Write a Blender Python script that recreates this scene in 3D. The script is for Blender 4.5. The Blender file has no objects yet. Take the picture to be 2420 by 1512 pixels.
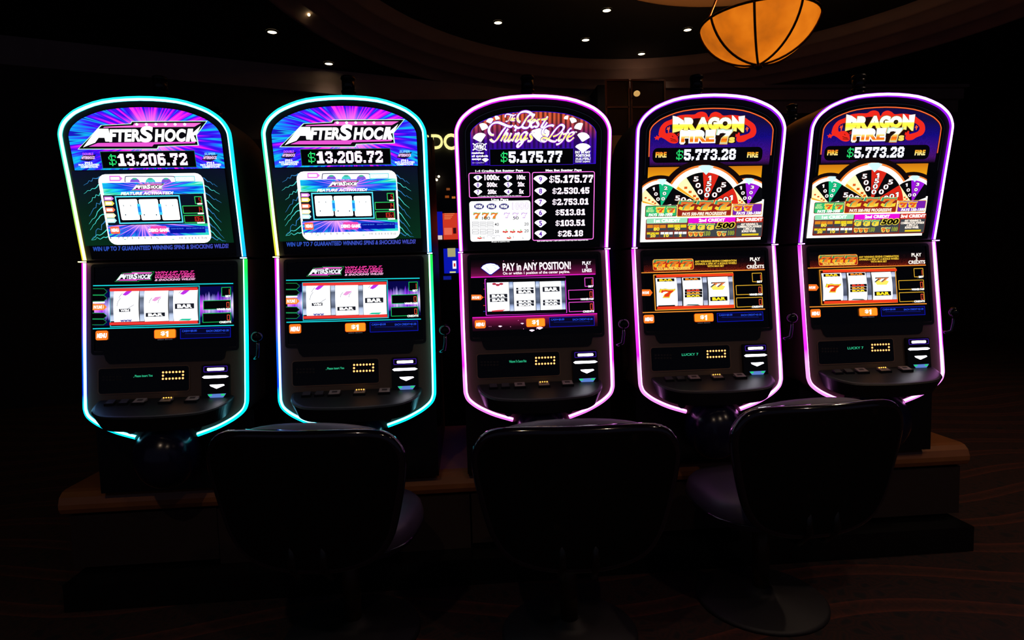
import bpy, bmesh, math, random
from mathutils import Vector, Matrix
from mathutils.geometry import tessellate_polygon
random.seed(7)

# ------------------------------------------------------------------ camera, world, exposure
FPX, W, H = 1400.0, 2420, 1512
YAW, PITCH, ROLL = math.radians(4.4), math.radians(4.5), math.radians(1.6)
CAM = Vector((0, -2.45, 1.31))
fw = Vector((math.sin(YAW) * math.cos(PITCH), math.cos(YAW) * math.cos(PITCH), -math.sin(PITCH)))
_r0 = Vector((math.cos(YAW), -math.sin(YAW), 0)); _u0 = _r0.cross(fw)
rt = _r0 * math.cos(ROLL) - _u0 * math.sin(ROLL)
up = _u0 * math.cos(ROLL) + _r0 * math.sin(ROLL)
sc = bpy.context.scene
COL = sc.collection
cd = bpy.data.cameras.new('camera'); cam = bpy.data.objects.new('camera', cd); COL.objects.link(cam)
cd.sensor_fit = 'HORIZONTAL'; cd.sensor_width = 36.0; cd.lens = FPX * 36.0 / W; cd.clip_start = .02
cam.matrix_world = Matrix(((rt.x, up.x, -fw.x, CAM.x), (rt.y, up.y, -fw.y, CAM.y), (rt.z, up.z, -fw.z, CAM.z), (0, 0, 0, 1)))
sc.camera = cam
wd = bpy.data.worlds.new('world'); sc.world = wd; wd.use_nodes = True
wd.node_tree.nodes['Background'].inputs[0].default_value = (.34, .36, .62, 1)
wd.node_tree.nodes['Background'].inputs[1].default_value = .07
sc.view_settings.view_transform = 'Standard'; sc.view_settings.look = 'None'
sc.view_settings.exposure = 0; sc.view_settings.gamma = 1; sc.view_settings.use_curve_mapping = False

sc.cycles.use_light_tree = False; sc.cycles.adaptive_threshold = .03; sc.cycles.max_bounces = 4; sc.cycles.diffuse_bounces = 2; sc.cycles.glossy_bounces = 2; sc.cycles.transmission_bounces = 2; sc.cycles.caustics_reflective = False; sc.cycles.caustics_refractive = False; sc.cycles.sample_clamp_indirect = 2.0

def ray(px, py): return fw + rt * ((px - W / 2) / FPX) - up * ((py - H / 2) / FPX)
def at_z(px, py, z): d = ray(px, py); return CAM + d * ((z - CAM.z) / d.z)
def at_y(px, py, y): d = ray(px, py); return CAM + d * ((y - CAM.y) / d.y)

# ------------------------------------------------------------------ materials
def lin(c): return c / 12.92 if c <= .04045 else ((c + .055) / 1.055) ** 2.4
def hexc(h): return tuple(lin(int(h[i:i + 2], 16) / 255) for i in (0, 2, 4)) + (1,)
_m = {}
def mat_new(name):
    m = bpy.data.materials.new(name); m.use_nodes = True
    return m, m.node_tree, m.node_tree.nodes['Principled BSDF']
def em(h, s=1.0, rough=.35, lamp=False):
    k = ('e', h, s, rough, lamp)
    if k not in _m:
        m, nt, b = mat_new('glow_' + h)
        c = hexc(h)
        b.inputs['Base Color'].default_value = (c[0] * .03, c[1] * .03, c[2] * .03, 1)
        b.inputs['Roughness'].default_value = rough
        b.inputs['Emission Color'].default_value = c; b.inputs['Emission Strength'].default_value = s
        m.cycles.emission_sampling = 'AUTO' if s > 2.5 or lamp else 'NONE'
        _m[k] = m
    return _m[k]
def pl(name, h, rough=.5, metal=0.0, bump=0.0, bscale=300.0, var=0.0, coat=0.0, spec=None):
    k = ('p', name)
    if k not in _m:
        m, nt, b = mat_new(name)
        b.inputs['Base Color'].default_value = hexc(h); b.inputs['Roughness'].default_value = rough
        b.inputs['Metallic'].default_value = metal; b.inputs['Coat Weight'].default_value = coat
        if spec is not None: b.inputs['Specular IOR Level'].default_value = spec
        if bump or var:
            tc = nt.nodes.new('ShaderNodeTexCoord'); nz = nt.nodes.new('ShaderNodeTexNoise')
            nz.inputs['Scale'].default_value = bscale; nt.links.new(tc.outputs['Object'], nz.inputs['Vector'])
            if bump:
                bp = nt.nodes.new('ShaderNodeBump'); bp.inputs['Strength'].default_value = bump; bp.inputs['Distance'].default_value = .002
                nt.links.new(nz.outputs['Fac'], bp.inputs['Height']); nt.links.new(bp.outputs['Normal'], b.inputs['Normal'])
            if var:
                mx = nt.nodes.new('ShaderNodeMixRGB'); mx.blend_type = 'MULTIPLY'; mx.inputs[0].default_value = var
                mx.inputs[1].default_value = hexc(h); nt.links.new(nz.outputs['Fac'], mx.inputs[2]); nt.links.new(mx.outputs[0], b.inputs['Base Color'])
        _m[k] = m
    return _m[k]
class NT:
    """tiny node helper"""
    def __init__(s, name, rough=.25, base=(.004, .004, .005, 1), strength=1.0):
        s.m, s.t, s.b = mat_new(name)
        s.b.inputs['Base Color'].default_value = base; s.b.inputs['Roughness'].default_value = rough
        s.b.inputs['Emission Strength'].default_value = strength
        s.tc = s.t.nodes.new('ShaderNodeTexCoord')
    def xyz(s):
        n = s.t.nodes.new('ShaderNodeSeparateXYZ'); s.t.links.new(s.tc.outputs['Object'], n.inputs[0]); return n.outputs
    def val(s, sock, i): 
        return sock
    def math(s, op, a, b=0.0, clamp=False):
        n = s.t.nodes.new('ShaderNodeMath'); n.operation = op; n.use_clamp = clamp
        for i, v in enumerate((a, b)):
            if isinstance(v, (int, float)): n.inputs[i].default_value = v
            else: s.t.links.new(v, n.inputs[i])
        return n.outputs[0]
    def comb(s, x, y, z):
        n = s.t.nodes.new('ShaderNodeCombineXYZ')
        for i, v in enumerate((x, y, z)):
            if isinstance(v, (int, float)): n.inputs[i].default_value = v
            else: s.t.links.new(v, n.inputs[i])
        return n.outputs[0]
    def noise(s, vec, scale, detail=2.0):
        n = s.t.nodes.new('ShaderNodeTexNoise'); n.inputs['Scale'].default_value = scale; n.inputs['Detail'].default_value = detail
        s.t.links.new(vec, n.inputs['Vector']); return n.outputs['Fac']
    def ramp(s, fac, stops, interp='LINEAR'):
        n = s.t.nodes.new('ShaderNodeValToRGB'); e = n.color_ramp.elements; n.color_ramp.interpolation = interp
        while len(e) < len(stops): e.new(.5)
        for i, (p, h) in enumerate(stops):
            e[i].position = p; e[i].color = hexc(h) if isinstance(h, str) else h
        s.t.links.new(fac, n.inputs[0]); return n.outputs[0]
    def mix(s, f, a, b, mode='MIX'):
        n = s.t.nodes.new('ShaderNodeMixRGB'); n.blend_type = mode
        for i, v in ((0, f), (1, a), (2, b)):
            if isinstance(v, (int, float)): n.inputs[i].default_value = v
            elif isinstance(v, str): n.inputs[i].default_value = hexc(v)
            else: s.t.links.new(v, n.inputs[i])
        return n.outputs[0]
    def emit(s, col, lamp=False):
        s.m.cycles.emission_sampling = 'AUTO' if lamp else 'NONE'
        s.t.links.new(col, s.b.inputs['Emission Color']); return s.m
    def base(s, col): s.t.links.new(col, s.b.inputs['Base Color']); return s.m

PLASTIC = pl('cabinet_plastic_grey_brown', '6e5a4e', .45, bump=.15, bscale=900)
UPLAST = pl('upper_cabinet_plastic_charcoal', '221c22', .4, bump=.1, bscale=900)
BLACK = pl('black_plastic', '0b0b0d', .3)
GLASSY = pl('dark_screen_glass', '030305', .08)
SATIN = pl('satin_charcoal_deck', '1a1b1d', .38)
CHROME = pl('chrome_metal', 'b8b8c0', .15, 1.0)
DARKMET = pl('dark_metal', '3a3a40', .35, .9)
SMOKE = pl('smoked_candle_lens', '241a1a', .18)
WHITE = em('ffffff', 1.6)

# ------------------------------------------------------------------ object helpers
def obj(name, verts, faces, mat, parent=None, smooth=False):
    me = bpy.data.meshes.new(name); me.from_pydata([tuple(v) for v in verts], [], faces)
    me.materials.append(mat)
    if smooth:
        me.polygons.foreach_set('use_smooth', [True] * len(me.polygons))
    me.update()
    o = bpy.data.objects.new(name, me); COL.objects.link(o); o.parent = parent
    return o
def tag(o, label=None, cat=None, group=None, kind=None):
    for k, v in (('label', label), ('category', cat), ('group', group), ('kind', kind)):
        if v: o[k] = v
    return o
def thing(name, label, cat, loc, rz=0.0, group=None):
    o = bpy.data.objects.new(name, None); COL.objects.link(o); o.location = loc; o.rotation_euler = (0, 0, rz); o.empty_display_size = .1
    return tag(o, label, cat, group)
def copy_tree(o, parent=None):
    c = o.copy(); COL.objects.link(c); c.parent = parent
    for ch in list(o.children): copy_tree(ch, c)
    return c
class MB:
    def __init__(s): s.v = []; s.f = []
    def add(s, vs, fs):
        n = len(s.v); s.v += [tuple(v) for v in vs]; s.f += [tuple(i + n for i in f) for f in fs]; return s
    def box(s, x0, x1, y0, y1, z0, z1):
        return s.add([(x, y, z) for x in (x0, x1) for y in (y0, y1) for z in (z0, z1)],
                     [(0, 1, 3, 2), (4, 6, 7, 5), (0, 4, 5, 1), (2, 3, 7, 6), (0, 2, 6, 4), (1, 5, 7, 3)])
    def lathe(s, prof, cx, cy, n=24, cap=True):
        m = len(prof); b = len(s.v)
        for r, z in prof:
            for i in range(n):
                a = 2 * math.pi * i / n; s.v.append((cx + r * math.cos(a), cy + r * math.sin(a), z))
        for j in range(m - 1):
            for i in range(n):
                k = (i + 1) % n; s.f.append((b + j * n + i, b + j * n + k, b + (j + 1) * n + k, b + (j + 1) * n + i))
        if cap:
            s.f.append(tuple(b + i for i in range(n))[::-1]); s.f.append(tuple(b + (m - 1) * n + i for i in range(n)))
        return s
    def tube(s, pts, r, n=8, closed=False):
        pts = [Vector(p) for p in pts]; m = len(pts); b = len(s.v); prev = None
        rr = r if isinstance(r, (list, tuple)) else [r] * m
        for j, p in enumerate(pts):
            if closed: t = pts[(j + 1) % m] - pts[j - 1]
            else: t = pts[min(j + 1, m - 1)] - pts[max(j - 1, 0)]
            t.normalize()
            if prev is None:
                x = t.cross(Vector((0, 0, 1)))
                if x.length < .1: x = t.cross(Vector((1, 0, 0)))
            else: x = prev - t * prev.dot(t)
            x.normalize(); prev = x; y = t.cross(x)
            for i in range(n):
                a = 2 * math.pi * i / n; s.v.append(tuple(p + (x * math.cos(a) + y * math.sin(a)) * rr[j]))
        for j in range(m if closed else m - 1):
            q = (j + 1) % m
            for i in range(n):
                k = (i + 1) % n; s.f.append((b + j * n + i, b + j * n + k, b + q * n + k, b + q * n + i))
        if not closed:
            s.f.append(tuple(b + i for i in range(n))[::-1]); s.f.append(tuple(b + (m - 1) * n + i for i in range(n)))
        return s
    def sphere(s, c, r, n=16, m=10):
        prof = []
        b = len(s.v); rx, ry, rz = r if isinstance(r, (tuple, list)) else (r, r, r)
        for j in range(m + 1):
            t = math.pi * j / m
            for i in range(n):
                a = 2 * math.pi * i / n; s.v.append((c[0] + rx * math.sin(t) * math.cos(a), c[1] + ry * math.sin(t) * math.sin(a), c[2] + rz * math.cos(t)))
        for j in range(m):
            for i in range(n):
                k = (i + 1) % n; s.f.append((b + j * n + i, b + (j + 1) * n + i, b + (j + 1) * n + k, b + j * n + k))
        return s
    def build(s, name, mat, parent=None, smooth=False): return obj(name, s.v, s.f, mat, parent, smooth)
def smooth_path(pts, k=4, closed=False):
    n = len(pts); out = []
    rng = range(n if closed else n - 1)
    for i in rng:
        g = (lambda j: pts[j % n]) if closed else (lambda j: pts[max(0, min(n - 1, j))])
        p0, p1, p2, p3 = g(i - 1), g(i), g(i + 1), g(i + 2)
        for q in range(k):
            t = q / k; t2, t3 = t * t, t * t * t
            out.append(tuple(.5 * (2 * b + (c - a) * t + (2 * a - 5 * b + 4 * c - d) * t2 + (3 * b - a - 3 * c + d) * t3) for a, b, c, d in zip(p0, p1, p2, p3)))
    if not closed: out.append(tuple(pts[-1]))
    return out

# ------------------------------------------------------------------ slot machine front planes: Y = y0 + k (z - z0)
PAN = {'U': (-.035, 1.90, (.05 + .035) / (1.405 - 1.90)), 'L': (.05, 1.395, (-.02 - .05) / (.85 - 1.395))}
def py(pan, z): y0, z0, k = PAN[pan]; return y0 + k * (z - z0)
class Face:
    """prints and raised pieces on a machine's upper or lower front plane; photo pixels are turned into positions on that plane"""
    def __init__(s, ox, pan, host, base=.004): s.ox, s.pan, s.host, s.b = ox, pan, host, base
    def ab(s, px, py_):
        y0, z0, k = PAN[s.pan]; d = ray(px, py_)
        t = (y0 + k * (CAM.z - z0) - CAM.y) / (d.y - k * d.z); p = CAM + d * t
        return (p.x - s.ox, p.z)
    def p3(s, a, z, lay): return (a, py(s.pan, z) - s.b - lay * .0005, z)
    def box_ab(s, x0, y0, x1, y1):
        xm, ym = (x0 + x1) / 2, (y0 + y1) / 2
        return s.ab(x0, ym)[0], s.ab(xm, y1)[1], s.ab(x1, ym)[0], s.ab(xm, y0)[1]
    def out(s, name, vs, fs, mat, lay, host=None):
        if host is not None and host.name.split('.')[0] == 'reel': lay += 8
        return obj(name, [s.p3(a, z, lay) for a, z in vs], fs, mat, host or s.host)
    def rrect_pts(s, a0, z0, a1, z1, r, n=4):
        if r <= 0: return [(a0, z0), (a1, z0), (a1, z1), (a0, z1)]
        pts = []
        for cx, cz, st in ((a1 - r, z0 + r, -90), (a1 - r, z1 - r, 0), (a0 + r, z1 - r, 90), (a0 + r, z0 + r, 180)):
            for i in range(n + 1):
                a = math.radians(st + 90 * i / n); pts.append((cx + r * math.cos(a), cz + r * math.sin(a)))
        return pts
    def rect(s, name, x0, y0, x1, y1, mat, lay=1, r=0, host=None):
        a0, z0, a1, z1 = s.box_ab(x0, y0, x1, y1); pts = s.rrect_pts(a0, z0, a1, z1, r * .00175)
        return s.out(name, pts, [tuple(range(len(pts)))], mat, lay, host)
    def frame(s, name, x0, y0, x1, y1, w, mat, lay=1, r=0, host=None):
        a0, z0, a1, z1 = s.box_ab(x0, y0, x1, y1); w *= .00175; r *= .00175
        o = s.rrect_pts(a0, z0, a1, z1, r); i = s.rrect_pts(a0 + w, z0 + w, a1 - w, z1 - w, max(r - w, 0 if r <= 0 else .0004))
        n = len(o)
        return s.out(name, o + i, [(j, (j + 1) % n, n + (j + 1) % n, n + j) for j in range(n)], mat, lay, host)
    def poly(s, name, pts, mat, lay=1, host=None):
        ps = [s.ab(*p) for p in pts]
        tr = tessellate_polygon([[Vector((a, z, 0)) for a, z in ps]])
        fs = []
        for t in tr:
            (x0, y0), (x1, y1), (x2, y2) = (ps[i] for i in t)
            fs.append(tuple(t) if (x1 - x0) * (y2 - y0) - (x2 - x0) * (y1 - y0) > 0 else tuple(t[::-1]))
        return s.out(name, ps, fs, mat, lay, host)
    def multi(s, name, polys, mat, lay=1, host=None):
        vs, fs = [], []
        for pts in polys:
            n = len(vs); vs += [s.ab(*p) for p in pts]; fs.append(tuple(range(n, n + len(pts))))
        return s.out(name, vs, fs, mat, lay, host)
    def line(s, name, pts, w, mat, lay=1, host=None, taper=False, nib=None):
        """ribbon along photo-pixel points; nib = (angle, thin share) for a broad pen"""
        vs, fs = [], []; n = len(pts)
        for i, p in enumerate(pts):
            q0, q1 = pts[max(0, i - 1)], pts[min(n - 1, i + 1)]
            dx, dy = q1[0] - q0[0], q1[1] - q0[1]; l = math.hypot(dx, dy) or 1
            ww = w * (1 - .8 * i / (n - 1) if taper else 1)
            if nib: ww *= nib[1] + (1 - nib[1]) * abs(math.sin(math.atan2(-dy, dx) - nib[0]))
            nx, ny = -dy / l * ww / 2, dx / l * ww / 2
            vs += [s.ab(p[0] + nx, p[1] + ny), s.ab(p[0] - nx, p[1] - ny)]
        for i in range(n - 1): fs.append((2 * i, 2 * i + 2, 2 * i + 3, 2 * i + 1))
        return s.out(name, vs, fs, mat, lay, host)
    def text(s, name, txt, x0, y0, x1, y1, mat, lay=2, bold=.02, shear=0.0, host=None, arc=None):
        vs, fs = glyphs(txt, bold, shear)
        a0, z0, a1, z1 = s.box_ab(x0, y0, x1, y1)
        vs = [(a0 + u * (a1 - a0), z0 + v * (z1 - z0)) for u, v in vs]
        return s.out(name, vs, fs, mat, lay, host)
    def pixels(s, name, txt, x0, y0, x1, y1, mat, lay=2, fill=1.0, host=None, only=None, spacing=1):
        rows = 9; xs = 0; cells = []
        for ch in txt:
            g = PIX[ch]; w = len(g[0])
            for r_, row in enumerate(g):
                for c_, v in enumerate(row):
                    if v == '#' and (only is None or ch in only): cells.append((xs + c_, r_))
            xs += w + spacing
        a0, z0, a1, z1 = s.box_ab(x0, y0, x1, y1); cw, chh = (a1 - a0) / (xs - spacing), (z1 - z0) / rows
        vs, fs = [], []; e = (1 - fill) / 2
        for c_, r_ in cells:
            n = len(vs); A, Z = a0 + c_ * cw, z1 - (r_ + 1) * chh
            vs += [(A + e * cw, Z + e * chh), (A + (1 - e) * cw, Z + e * chh), (A + (1 - e) * cw, Z + (1 - e) * chh), (A + e * cw, Z + (1 - e) * chh)]
            fs.append((n, n + 1, n + 2, n + 3))
        return s.out(name, vs, fs, mat, lay, host)
    def seg7(s, name, txt, x0, y0, x1, y1, mat, lay=2, host=None, t=.16):
        SEG = {'0': 'abcdef', '1': 'bc', '2': 'abged', '3': 'abgcd', '4': 'fgbc', '5': 'afgcd', '6': 'afgedc', '7': 'abc', '8': 'abcdefg', '9': 'abcdfg'}
        BX = {'a': (0, 1, .92, 1), 'd': (0, 1, 0, .08), 'g': (0, 1, .46, .54), 'f': (0, t, .5, 1), 'b': (1 - t, 1, .5, 1), 'e': (0, t, 0, .5), 'c': (1 - t, 1, 0, .5)}
        a0, z0, a1, z1 = s.box_ab(x0, y0, x1, y1); n = len(txt); cw = (a1 - a0) / (n + .3 * (n - 1)); vs, fs = [], []
        for i, ch in enumerate(txt):
            for k in SEG[ch]:
                u0, u1, v0, v1 = BX[k]; A = a0 + i * cw * 1.3; b = len(vs)
                vs += [(A + u * cw, z0 + v * (z1 - z0)) for u, v in ((u0, v0), (u1, v0), (u1, v1), (u0, v1))]; fs.append((b, b + 1, b + 2, b + 3))
        return s.out(name, vs, fs, mat, lay, host)
_gl = {}
def glyphs(txt, bold, shear):
    k = (txt, bold, shear)
    if k in _gl: return _gl[k]
    c = bpy.data.curves.new('lettering_source', 'FONT'); c.body = txt; c.offset = bold; c.resolution_u = 4; c.fill_mode = 'FRONT'; c.shear = shear
    c.space_line = .8; c.align_x = 'CENTER' if '\n' in txt else 'LEFT'; c.space_character = 1.0 + bold
    o = bpy.data.objects.new('lettering_source', c)
    me = o.to_mesh(); vs = [(v.co.x, v.co.y) for v in me.vertices]; fs = []
    for p in me.polygons:
        t = tuple(p.vertices)
        fs.append(t if p.normal.z >= 0 else t[::-1])
    o.to_mesh_clear(); bpy.data.objects.remove(o); bpy.data.curves.remove(c)
    x0, x1 = min(v[0] for v in vs), max(v[0] for v in vs); y0, y1 = min(v[1] for v in vs), max(v[1] for v in vs)
    _gl[k] = ([((x - x0) / (x1 - x0 or 1), (y - y0) / (y1 - y0 or 1)) for x, y in vs], fs)
    return _gl[k]
PIX = {
 '0': [' #### ', '######', '##  ##', '##  ##', '##  ##', '##  ##', '##  ##', '######', ' #### '],
 '1': ['  ### ', ' #### ', '##### ', '  ### ', '  ### ', '  ### ', '  ### ', '######', '######'],
 '2': [' #### ', '######', '##  ##', '    ##', '   ## ', '  ##  ', ' ##  #', '######', '######'],
 '3': [' #### ', '######', '##  ##', '    ##', '  ### ', '    ##', '##  ##', '######', ' #### '],
 '4': ['   ## ', '  ### ', ' #### ', '## ## ', '######', '######', '   ## ', '  ####', '  ####'],
 '5': ['######', '######', '##    ', '##### ', '######', '    ##', '##  ##', '######', ' #### '],
 '6': [' #### ', '######', '##    ', '##### ', '######', '##  ##', '##  ##', '######', ' #### '],
 '7': ['######', '######', '##  ##', '   ## ', '   ## ', '  ##  ', '  ##  ', ' ###  ', ' ###  '],
 '8': [' #### ', '######', '##  ##', '##  ##', ' #### ', '##  ##', '##  ##', '######', ' #### '],
 '$': ['  #   ', ' #####', '# #  #', '# #   ', ' #### ', '  #  #', '# #  #', '##### ', '  #   '],
 '.': ['  ', '  ', '  ', '  ', '  ', '  ', '  ', '##', '##'], ',': ['  ', '  ', '  ', '  ', '  ', '  ', '##', '##', '# '], ' ': ['   '] * 9}

# ------------------------------------------------------------------ the room
def struct(o, label=None): o['kind'] = 'structure'; 
def carpet_mat():
    n = NT('patterned_casino_carpet', .95, strength=0)
    x = n.xyz()
    w = n.math('SINE', n.math('ADD', n.math('MULTIPLY', x[1], 23.0), n.math('MULTIPLY', n.math('SINE', n.math('MULTIPLY', x[0], 3.1)), 2.2)))
    v = n.t.nodes.new('ShaderNodeTexVoronoi'); v.inputs['Scale'].default_value = 16; v.feature = 'DISTANCE_TO_EDGE'; n.t.links.new(n.tc.outputs['Object'], v.inputs['Vector'])
    leaf = n.ramp(v.outputs['Distance'], [(.0, '2a1410'), (.12, '451c12'), (.3, '140c0e')])
    band = n.ramp(w, [(.35, '0c0a10'), (.5, '0c0a10'), (.56, '6a2c1a'), (.8, '4a2016'), (1.0, '2a1410')])
    m = n.base(n.mix(.5, leaf, band)); return m
WALLM = pl('dark_brown_wall', '4a403c', .8, var=.3, bscale=6)
CEILM = pl('navy_black_ceiling', '15151f', .85)
CORN = pl('brown_plaster_cornice', 'b8a29a', .7, var=.25, bscale=4)
f_ = MB().add([(-7, -4.5, 0), (9, -4.5, 0), (9, 9.5, 0), (-7, 9.5, 0)], [(0, 1, 2, 3)]).build('floor', carpet_mat()); struct(f_)
# far wall runs slantwise behind the bank
WA, WB = Vector((-7.0, 3.55, 0)), Vector((9.0, 9.05, 0))
wdir = (WB - WA).normalized(); wn = Vector((-wdir.y, wdir.x, 0))
def wall_pt(t, z, d=0.0): p = WA + wdir * t - wn * d; return (p.x, p.y, z)
L_ = (WB - WA).length
struct(MB().add([wall_pt(0, 0), wall_pt(L_, 0), wall_pt(L_, 3.9), wall_pt(0, 3.9), wall_pt(0, 0, -.1), wall_pt(L_, 0, -.1), wall_pt(L_, 3.9, -.1), wall_pt(0, 3.9, -.1)],
    [(0, 1, 2, 3), (4, 7, 6, 5), (0, 4, 5, 1), (3, 2, 6, 7), (0, 3, 7, 4), (1, 5, 6, 2)]).build('wall_back', WALLM))
struct(MB().box(-7.1, -7.0, -4.5, 3.6, 0, 3.9).build('wall_left', WALLM)); struct(MB().box(9.0, 9.1, -4.5, 9.1, 0, 3.9).build('wall_right', WALLM))
struct(MB().add([wall_pt(0, 3.62, .06), wall_pt(L_, 3.62, .06), wall_pt(L_, 3.70, .10), wall_pt(0, 3.70, .10), wall_pt(0, 3.88, .16), wall_pt(L_, 3.88, .16), wall_pt(0, 3.62, 0), wall_pt(L_, 3.62, 0)],
    [(0, 1, 2, 3), (3, 2, 5, 4), (6, 7, 1, 0)]).build('trim_1', CORN))
# lower ceiling with a round recess, its stepped cornice and the higher ceiling inside it
TC, R1, R2, ZL, ZU = (2.2, 2.6), 4.0, 3.45, 3.9, 4.3
N_ = 96
circ = [(TC[0] + R1 * math.cos(2 * math.pi * i / N_), TC[1] + R1 * math.sin(2 * math.pi * i / N_)) for i in range(N_)]
def to_edge(i):
    a = 2 * math.pi * i / N_; dx, dy = math.cos(a), math.sin(a); t = 1e9
    for lim, c, d in ((-7, TC[0], dx), (9, TC[0], dx), (-4.5, TC[1], dy), (9.5, TC[1], dy)):
        if abs(d) > 1e-6 and (lim - c) / d > 0: t = min(t, (lim - c) / d)
    return (TC[0] + dx * t, TC[1] + dy * t)
vs = [(x, y, ZL) for x, y in circ] + [to_edge(i) + (ZL,) for i in range(N_)]
struct(obj('ceiling', vs, [(i, (i + 1) % N_, N_ + (i + 1) % N_, N_ + i) for i in range(N_)], CEILM))
cp = obj('ceiling', [(TC[0] + (R2 + .1) * math.cos(2 * math.pi * i / N_), TC[1] + (R2 + .1) * math.sin(2 * math.pi * i / N_), ZU) for i in range(N_)], [tuple(range(N_))[::-1]], CEILM); struct(cp)
steps = 4; prev = (R1, ZL)
for i in range(steps):
    r0 = R1 - (R1 - R2) * i / steps; r1 = R1 - (R1 - R2) * (i + 1) / steps; z0 = ZL + (ZU - ZL) * i / steps; z1 = ZL + (ZU - ZL) * (i + 1) / steps
    prof = [(r0 + .012, z0 - .006), (r0, z0 - .006), (r0 - .012, z0 + .012), (r0 - .05, z1 - .035), (r1 + .03, z1 - .012), (r1 + .012, z1 - .006)]
    o = MB().lathe(prof, TC[0], TC[1], N_, cap=False).build('cornice_ring' if i == 0 else 'cornice_ring.%03d' % i, CORN, None, True)
    o['kind'] = 'structure'; o.name = 'trim_%d' % (i + 2)
# straight soffit on the right, boxed corner where it meets the round cornice
sf = MB(); 
sf.box(2.30, 7.5, 6.15, 6.9, 3.55, 3.72).box(2.30, 7.5, 6.05, 6.9, 3.72, 3.86).box(2.30, 7.5, 5.95, 6.9, 3.86, 3.95)
struct(sf.build('trim_6', CORN))
struct(MB().box(1.95, 2.45, 6.0, 6.8, 3.35, 3.92).build('trim_7', CEILM))

def downlight(name, px, py_, z, power, label, group='recessed ceiling downlights', xy=None):
    p = at_z(px, py_, z) if xy is None else Vector((xy[0], xy[1], z))
    t = thing(name, label, 'downlight', (p.x, p.y, z), 0, group)
    MB().lathe([(.045, -.012), (.052, -.016), (.058, -.012), (.06, 0)], 0, 0, 20, cap=False).build('trim_ring', DARKMET, t, True)
    MB().lathe([(.001, -.0085), (.046, -.0075)], 0, 0, 20, cap=False).build('lamp_lens', em('ffe3ae', 9.0), t)
    ld = bpy.data.lights.new('spot', 'SPOT'); ld.energy = power; ld.color = (1, .72, .5); ld.spot_size = math.radians(120); ld.spot_blend = .6; ld.shadow_soft_size = .05
    lo = bpy.data.objects.new('lamp_beam', ld); COL.objects.link(lo); lo.parent = t; lo.location = (0, 0, -.03)
    return t
for px, py_, z, lab in ((1177, 52, ZU, 'recessed downlight in dark ceiling, directly above the middle slot machine'),
        (1434, 23, ZU, 'recessed downlight nearest the top edge, left of lit medallion'),
        (1384, 93, ZU, 'recessed downlight right of centre, between two others on the dark ceiling'),
        (1625, 69, ZU, 'recessed downlight just left of the glowing bowl pendant'),
        (1516, 126, ZU, 'lowest recessed downlight left of the bowl pendant, above straight soffit'),
        (777, 149, ZL, 'recessed downlight below the round cornice, above the cyan framed machine'),
        (643, 74, ZL, 'recessed downlight outside the round cornice at far upper left')):
    downlight('recessed_downlight', px, py_, z - .001, 7.0, lab)
for x, y, z, lab in ((-.9, -3.3, ZL, 'unseen downlight added above the aisle, behind the viewer'), (1.3, -3.4, ZL, 'unseen downlight added above the aisle, right of the viewer'), (3.3, -2.6, ZL, 'unseen downlight added above the aisle, far to the right of the viewer'), (3.9, .2, ZU, 'unseen downlight added above the aisle, beyond the right end of the row')):
    downlight('recessed_downlight', 0, 0, z - .001, 52.0, lab, xy=(x, y))  # out-of-view aisle downlights, added to light the machine fronts

# ------------------------------------------------------------------ slot machine
UPH = [(-.317, 1.408), (-.318, 1.55), (-.318, 1.70), (-.319, 1.80), (-.319, 1.86), (-.316, 1.889), (-.300, 1.922), (-.272, 1.950), (-.226, 1.977), (-.135, 2.005), (0, 2.015)]
LOH = [(-.320, 1.398), (-.320, 1.25), (-.320, 1.09), (-.319, .95), (-.318, .845), (-.315, .815), (-.303, .789), (-.275, .764), (-.24, .743), (-.19, .720), (-.12, .697)]
def mirror_path(h): return h + [(-x, z) for x, z in h[-2::-1]]
UPP = smooth_path(mirror_path(UPH), 3)
LOL = smooth_path(LOH, 3)
def offset(path, d):
    out = []; n = len(path)
    for i, p in enumerate(path):
        q0, q1 = path[max(0, i - 1)], path[min(n - 1, i + 1)]
        dx, dz = q1[0] - q0[0], q1[1] - q0[1]; l = math.hypot(dx, dz) or 1
        out.append((p[0] + dz / l * d, p[1] - dx / l * d))
    return out
def strip(name, path, pan, us, hf, mat, parent, w=.0172, side=1):
    """light tube or ribbon swept along a path; us = positions across, hf(u) = height over the plane"""
    vs, fs = [], []; m = len(us)
    rows = [offset(path, side * u * w) for u in us]
    for i in range(len(path)):
        for j, u in enumerate(us):
            a, z = rows[j][i]; vs.append((a, py(pan, z) - hf(u), z))
    for i in range(len(path) - 1):
        for j in range(m - 1):
            q = (i * m + j, i * m + j + 1, (i + 1) * m + j + 1, (i + 1) * m + j)
            fs.append(q if side > 0 else q[::-1])
    return obj(name, vs, fs, mat, parent, True)
dome = lambda u: .001 + .009 * max(0.0, math.sin(math.pi * min(max(u, 0), 1))) ** .6
dome2 = lambda u: dome(u) + .0008
US = [0, .03, .1, .2, .35, .5, .65, .8, .9, .97, 1]
def cab_front(name, pts, pan, back, mat, parent):
    n = len(pts); vs = [(a, py(pan, z), z) for a, z in pts] + [(a * .985, back(z), z) for a, z in pts]
    fs = [tuple(range(n))[::-1], tuple(range(n, 2 * n))] + [(i, (i + 1) % n, n + (i + 1) % n, n + i) for i in range(n)]
    return obj(name, vs, fs, mat, parent)
BX = .295   # the middle machine's centre, where the shared front details were measured

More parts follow.
